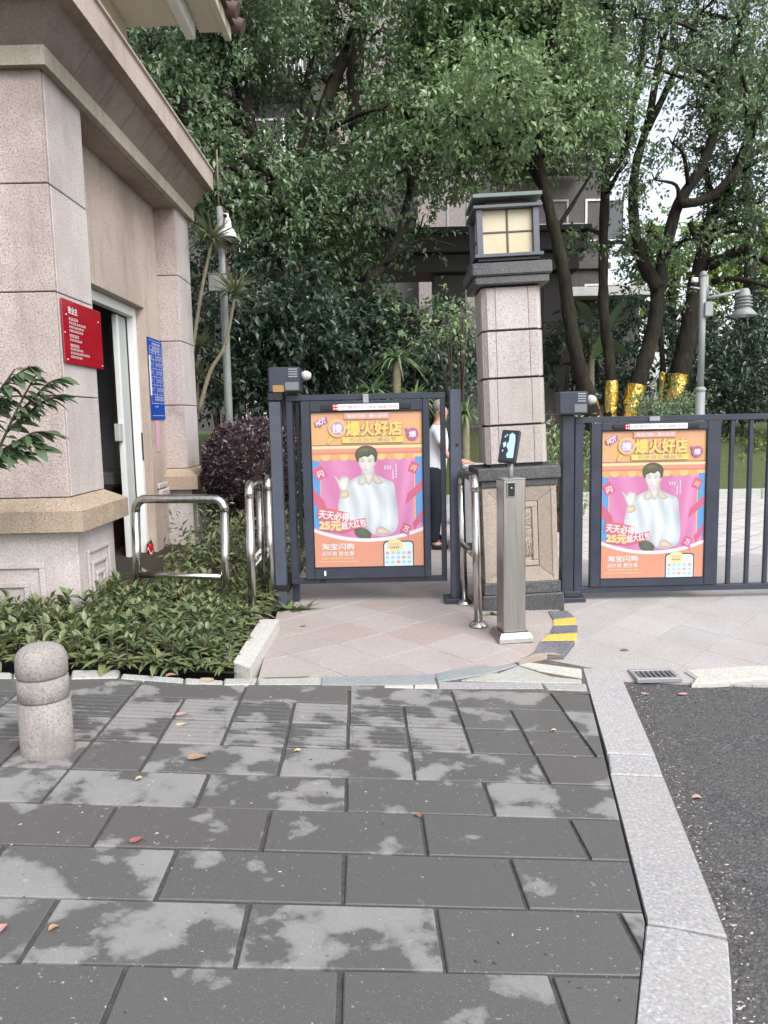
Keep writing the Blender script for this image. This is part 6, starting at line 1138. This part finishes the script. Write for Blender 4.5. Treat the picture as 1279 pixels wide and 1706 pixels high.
for t, w in ((0, 0.05), (0.3, 0.9), (0.6, 0.85), (1.0, 0.02)):
    c = P_ + A_ * (L_ * t)[:, None] - np.array([0, 0, 0.32]) * (L_ * t * t)[:, None]; hw = (L_ * 0.15 * w)[:, None]
    rows += [c - S_ * hw + U_ * hw * 0.5, c, c + S_ * hw + U_ * hw * 0.5]
v = np.stack(rows, 1).reshape(-1, 3); i = np.arange(len(P_))[:, None] * 12; f = []
for r_ in range(3):
    for j in (0, 1): f.append(np.stack([i[:, 0] + 3 * r_ + j, i[:, 0] + 3 * r_ + j + 1, i[:, 0] + 3 * r_ + j + 4, i[:, 0] + 3 * r_ + j + 3], 1))
gc = np_mesh('ground_cover', v, np.concatenate(f), M['leaf_cover'], None, (-1.9, 5.3, 0.1)); tag(gc, 'low green ground cover plants filling the bed', kind='stuff')
mb = MB()
for x, y in spots[::2]: mb.tube([(x, y, zbed(x, y) - 0.01), (x + random.uniform(-0.03, 0.03), y + random.uniform(-0.04, 0.02), zbed(x, y) + random.uniform(0.06, 0.2))], [0.004, 0.0025], 4)
tag(mb.build('plant_stems', M['twig']), 'thin stems of the ground cover', kind='stuff')
mb = MB()                                                  # litter under the plants and along the joints
for _ in range(420):
    x = random.uniform(-3.4, -0.95); y = random.uniform(4.55, 6.2); s_ = random.uniform(0.012, 0.035); a = random.uniform(0, 6.28); z = zbed(x, y) + 0.012
    if y < front_a.y + (front_b.y - front_a.y) * (x - front_a.x) / (front_b.x - front_a.x) - 0.02 or (x < -2.15 and y > 5.45) : continue
    mb.add([(x + math.cos(a + q) * s_ * k, y + math.sin(a + q) * s_ * k, z + random.uniform(0, 0.012)) for q, k in ((0, 1), (1.57, 0.5), (3.14, 1), (4.71, 0.5))], [[0, 1, 2, 3]], random.randint(0, 2))
tag(mb.build('leaf_litter', [plain('litter_a', (0.12, 0.085, 0.05, 1), 0.9), plain('litter_b', (0.21, 0.16, 0.10, 1), 0.9), plain('litter_c', (0.07, 0.045, 0.03, 1), 0.9)]), 'dry leaf litter among the plants', kind='stuff')
# weeds at the pillar foot and the gate post
for (x, y, n, sc, lab) in ((0.92, 6.06, 26, 0.03, 'small weeds at the foot of the lantern pillar'), (-0.76, 6.35, 40, 0.06, 'weeds growing at the foot of the left gate post')):
    v, f = blades((x, y, zpad(x, y)), n, sc * 2.2, sc * 0.5, 0.3, 3, 0.3, seed=n); v[:, 0] = x + (v[:, 0] - x) * 2.0 + np.repeat(np.random.default_rng(n).uniform(-0.12, 0.12, n), 8); np.clip(v[:, 2], zpad(x, y) + 0.002, None, out=v[:, 2]); tag(np_mesh('weeds', v, f, M['leaf_cover'], None, (x, y, zpad(x, y))), lab, kind='stuff')
# near shrub at the left edge: branches and single big leaves
sx, sy = -2.95, 4.95; ns = empty('broadleaf_shrub', (sx, sy, zbed(sx, sy))); tag(ns, 'shrub with broad pointed leaves reaching in at the left edge before the pilaster', 'shrub')
YB = 4.85; brs = [[(-30, 690), (10, 640), (35, 620), (50, 610)], [(-30, 780), (20, 745), (45, 735), (65, 750)], [(20, 700), (55, 665), (80, 640), (95, 632)], [(-60, 820), (-10, 760), (20, 700), (40, 660), (60, 625)], [(-10, 760), (30, 735), (60, 720), (85, 725)], [(10, 720), (45, 690), (75, 668), (100, 660)], [(-40, 700), (0, 650), (25, 615)], [(-60, 800), (0, 770), (30, 755), (45, 765)], [(-50, 740), (-10, 690), (15, 660)]]
MB().tube(smooth_path([(sx, sy, 0.1), (sx + 0.05, sy - 0.03, 0.6), tuple(at(-60, 820, YB))], 4), [0.03, 0.028, 0.027, 0.025, 0.022, 0.021, 0.02, 0.018, 0.016], 8).build('trunk', M['twig'], ns)
lm = []
for wv in (0.40, 0.48):
    VS = []; sg = 6
    for k in range(sg + 1): t = k / sg; w = wv * math.sin(math.pi * t ** 0.85) ** 0.9 * 0.5 + 0.004; z = -0.22 * t * t; VS += [(t, -w, z + w * 0.3), (t, 0, z), (t, w, z + w * 0.3)]
    me = bpy.data.meshes.new('leaf'); me.from_pydata(VS, [], [[3 * i + j, 3 * i + j + 1, 3 * i + j + 4, 3 * i + j + 3] for i in range(sg) for j in (0, 1)]); me.materials.append(M['leaf_large']); me.polygons.foreach_set('use_smooth', [True] * len(me.polygons)); lm.append(me)
rl_ = random.Random(3)
for bi, br in enumerate(brs):
    pts = smooth_path([tuple(at(x, y, YB + 0.05 * (bi % 3))) for x, y in br], 4); MB().tube(pts, [0.011 - 0.007 * i / len(pts) for i in range(len(pts))], 6).build('branch', M['twig'], ns)
    m = len(pts)
    for k in range(24):
        i = int((0.10 + 0.90 * (k / 23)) * (m - 1)); p = Vector(pts[i]); o = bpy.data.objects.new('leaf', lm[k % 2]); o.parent = ns
        a = rl_.uniform(-0.7, 0.9) if k > 17 else (rl_.uniform(0.2, 1.4) if k % 2 else rl_.uniform(-1.4, -0.2)); s_ = rl_.uniform(0.08, 0.15)
        o.location = p - origin(ns); o.rotation_euler = (rl_.uniform(-0.6, 0.6), rl_.uniform(-0.15, 0.5), a); o.scale = (s_, s_, s_); link(o)

mb = MB()                                                  # grit on the slabs and dirt gathered along the kerb
for k in range(1500):
    if k < 900: u, v = random.uniform(-4.5, 2.2), random.uniform(-0.9, 2.4); q = grid(u, v); x, y = q.x, q.y; zf = zS
    else: y = random.uniform(1.9, 4.85); x = float(np.interp(y, [ko[0].y, ko[1].y, ko[2].y, ko[3].y], [ko[0].x, ko[1].x, ko[2].x, ko[3].x])) + abs(random.gauss(0, 0.05)) + 0.012; zf = zroad
    if zf is zS and (clip([(x, y), (x + 0.001, y), (x, y + 0.001)], KI[2], KI[0]) == [] or clip([(x, y), (x + 0.001, y), (x, y + 0.001)], KI[3], KI[2]) == []): continue
    s_ = random.uniform(0.0015, 0.0045) * (1.6 if random.random() < 0.06 else 1); z = zf(x, y) + 0.001; a = random.uniform(0, 6.28); l_ = random.uniform(1, 2.6)
    mb.add([(x + math.cos(a) * s_ * l_, y + math.sin(a) * s_ * l_, z), (x - math.sin(a) * s_, y + math.cos(a) * s_, z), (x - math.cos(a) * s_ * l_, y - math.sin(a) * s_ * l_, z), (x + math.sin(a) * s_, y - math.cos(a) * s_, z), (x, y, z + s_ * 0.8)], [[0, 1, 4], [1, 2, 4], [2, 3, 4], [3, 0, 4]], random.randint(0, 2))
tag(mb.build('grit', [plain('grit_pale', (0.38, 0.36, 0.33, 1), 0.9), plain('grit_brown', (0.15, 0.11, 0.08, 1), 0.9), plain('grit_dark', (0.05, 0.045, 0.04, 1), 0.9)]), 'fine grit and plant bits on the slabs and along the kerb', kind='stuff')

# ------------------------------------------------------------------ fallen leaves
lv = [plain('leaf_tan', (0.30, 0.19, 0.12, 1), 0.7), plain('leaf_red', (0.30, 0.10, 0.085, 1), 0.7), plain('leaf_rose', (0.42, 0.25, 0.22, 1), 0.7), plain('leaf_straw', (0.45, 0.36, 0.22, 1), 0.7), plain('leaf_green', (0.18, 0.22, 0.10, 1), 0.7)]
for (x, y, L, m, zf, rz, lab) in ((328, 1264, 0.085, 0, zS, 0.2, 'big tan round leaf lying on a grey slab right of the bollard'), (303, 1192, 0.06, 2, zS, 0.1, 'rosy leaf on the ribbed tiles, upper of two'), (303, 1209, 0.06, 3, zS, 0.4, 'straw coloured leaf on the ribbed tiles, lower of two'), (231, 1299, 0.035, 3, zS, 1.2, 'small straw coloured leaf with a thin stalk left of the big tan leaf'), (227, 1402, 0.05, 1, zS, 0.6, 'curled reddish leaf with a stalk on the middle slabs'), (696, 1361, 0.03, 1, zS, 2.6, 'small bright red leaf on a slab joint'), (90, 1550, 0.032, 0, zS, 0.5, 'small curled brown leaf near the lower left'), (3, 1550, 0.045, 2, zS, 1.4, 'rosy leaf cut by the left picture edge'), (922, 1219, 0.03, 3, zS, 0.3, 'small yellow leaf on the plain tiles near the kerb'), (1137, 1158, 0.06, 2, zroad, 0.2, 'rosy leaf on the asphalt below the drain grate'), (1075, 1158, 0.05, 2, zroad, 2.8, 'faded rosy leaf on the asphalt beside the kerb end'), (1160, 1331, 0.045, 2, zroad, 0.1, 'thin rosy leaf on the asphalt halfway down'), (495, 1253, 0.035, 3, zS, 0.5, 'pale curled leaf at the upper edge of a slab'), (1040, 1084, 0.06, 4, zdrv, 0.1, 'green leaf lying on the pale driveway tiles'), (505, 1044, 0.05, 0, zpad, 0.3, 'dark dry leaf on the pink path'), (285, 1127, 0.07, 0, zS, 0.2, 'brown leaf on the edging below the plants'), (345, 1134, 0.09, 3, zS, 2.7, 'yellow green leaf on the edging below the plants')):
    p = drop(x, y, zf); n = 10; VS = [(0, 0, 0.003)]
    for k in range(n): a = 2 * math.pi * k / n; VS.append((math.cos(a) * L * 0.5 * (1.12 if k == 0 else 1), math.sin(a) * L * 0.33, 0.003 + 0.006 * abs(math.sin(a)) * (0.4 + (x % 7) / 7) + 0.003 * math.cos(a * 2 + x)))
    VS += [(-L * 0.5, 0.001, 0.006), (-L * 0.5, -0.001, 0.006), (-L * 0.8, 0.0, 0.004)]
    Rz = Matrix.Translation(p + Vector((0, 0, 0.004))) @ Matrix.Rotation(rz, 4, 'Z'); mb = MB().add(VS, [[0, 1 + k, 1 + (k + 1) % n] for k in range(n)] + [[n + 1, n + 2, n + 3]], 0, True, Rz)
    tag(mb.build('fallen_leaf', lv[m], None, tuple(p)), lab, 'leaf', 'fallen leaves')

# ------------------------------------------------------------------ buildings behind
def window(parent, x, z, w, h, Y, mat='lamp_grey', style=0):
    f = MB().box(x, x + w, Y - 0.05, Y + 0.08, z, z + 0.07, 0.003).box(x, x + w, Y - 0.05, Y + 0.08, z + h - 0.07, z + h, 0.003).box(x, x + 0.07, Y - 0.05, Y + 0.08, z + 0.071, z + h - 0.071, 0.003).box(x + w - 0.07, x + w, Y - 0.05, Y + 0.08, z + 0.071, z + h - 0.071, 0.003).box(x + w / 2 - 0.03, x + w / 2 + 0.03, Y - 0.04, Y + 0.08, z + 0.071, z + h - 0.071, 0.003).build('window', M[mat], parent)
    for a in (x + 0.071, x + w / 2 + 0.031): MB().box(a, a + w / 2 - 0.102, Y + 0.02, Y + 0.03, z + 0.071, z + h - 0.071, 0.001).build('pane', M['glass'], f)
    MB().box(x - 0.08, x + w + 0.08, Y - 0.16, Y - 0.051, z - 0.12, z - 0.002, 0.004).build('sill', M['facade'], f)
    return f
def ac_unit(parent, x, z, Y):
    a = MB().box(x, x + 0.85, Y - 0.36, Y - 0.05, z, z + 0.6, 0.01).build('air_conditioner', M['white_paint'], parent); MB().lathe([(0.23, -0.002), (0.23, -0.012), (0.05, -0.012), (0.0, -0.02)], (x + 0.33, Y - 0.36, z + 0.3), 16, axis='y').build('fan_grille', M['grey_metal'], a); return a
YA = 30.0; ap = empty('apartment_building', (-1, YA + 5, 0)); tag(ap, 'dark stone apartment building with balconies and white windows behind the trees', 'building')
xL, xR = at(200, 300, YA).x, at(1013, 300, YA).x
MB().box(xL, xR, YA, YA + 10, 0, 34, 0.01).build('wall', M['facade'], ap)
MB().box(at(560, 100, YA).x, at(800, 100, YA).x, YA - 0.9, YA - 0.003, 11.5, 34, 0.01).build('wall_bay', M['facade_pale'], ap)
MB().box(at(690, 100, YA).x, at(790, 100, YA).x, YA - 0.9, YA - 0.003, 0, 11.49, 0.01).build('wall_bay', M['facade_pale'], ap)
for fl in range(1, 8): MB().box(xL - 0.1, xR + 0.1, YA - 0.15, YA - 0.001, fl * 3.1 + 0.9, fl * 3.1 + 1.12, 0.01).build('string_course', M['facade'], ap) if fl in (2, 4, 6) else None
for fl in range(0, 6):
    z = 1.9 + fl * 3.1
    for px in (410, 505, 740, 880, 975):
        x = at(px, 300, YA).x; wy = YA - 0.9 if (690 < px < 790 or (560 < px < 800 and z > 11.5)) else YA
        window(ap, x, z, 1.5, 1.55, wy, 'white_paint' if px in (410, 505, 975) else 'lamp_grey')
    for px in (395, 835):
        x = at(px, 300, YA).x; b = MB().box(x, x + 2.9, YA - 1.1, YA - 0.16, z - 0.75, z - 0.6, 0.01).build('balcony', M['facade_pale' if px < 500 else 'facade'], ap); mb = MB()
        mb.box(x, x + 2.9, YA - 1.1, YA - 1.06, z + 0.38, z + 0.43, 0.003)
        for k in range(20): mb.box(x + 0.02 + k * 0.147, x + 0.045 + k * 0.147, YA - 1.095, YA - 1.065, z - 0.599, z + 0.379, 0.002)
        mb.build('railing', M['white_paint' if px < 500 else 'grey_metal'], b)
    if fl in (1, 2, 4): ac_unit(ap, at(345 if fl == 4 else 770, 300, YA).x, z - 0.2, YA)
# dark entrance portal in front of it
YQ = 18.0; po = empty('entrance_portal', (at(720, 500, YQ).x, YQ + 1, 0)); tag(po, 'dark stone entrance portal with a heavy beam and square columns behind the shrubs', 'portal')
X = lambda px: at(px, 450, YQ).x; Z = lambda py: at(720, py, YQ).z
for k, (x0, x1) in enumerate(((722, 775), (560, 605), (905, 950))):
    MB().box(X(x0), X(x1), YQ, YQ + 0.75, 0, Z(458), 0.012).build('column', M['portal_stone'], po); MB().box(X(x0) - 0.1, X(x1) + 0.1, YQ - 0.1, YQ + 0.85, Z(610), Z(585), 0.012).build('column_band', M['portal_stone'], po)
MB().box(X(540), X(960), YQ - 0.25, YQ + 1.0, Z(457), Z(428), 0.012).build('beam', M['portal_stone'], po); MB().box(X(530), X(970), YQ - 0.45, YQ + 1.2, Z(427), Z(398), 0.015).build('beam', M['portal_stone'], po); MB().box(X(525), X(975), YQ - 0.55, YQ + 1.4, Z(397), Z(388), 0.012).build('coping', M['portal_stone'], po)
for k in range(4): MB().box(X(640) - 0.1, X(900), YQ + 4.0, YQ + 4.2, 0.3 + k * 1.1, 1.38 + k * 1.1, 0.01).build('back_panel', M['facade_pale'], po)
YW = 31.0; rbld = empty('villa', (at(1000, 480, 24).x, 25, 0)); tag(rbld, 'low grey building with pale eaves glimpsed between the gold wrapped trunks', 'building')
MB().box(at(890, 500, 24).x, at(1065, 500, 24).x, 24, 28, 0, at(980, 500, 24).z, 0.01).build('wall', M['facade'], rbld); MB().box(at(880, 500, 24).x, at(1075, 500, 24).x, 23.2, 28.2, at(980, 500, 24).z + 0.002, at(980, 485, 24).z, 0.01).build('eaves', M['off_white'], rbld)
window(rbld, at(930, 560, 24).x, 2.2, 1.6, 1.4, 24)
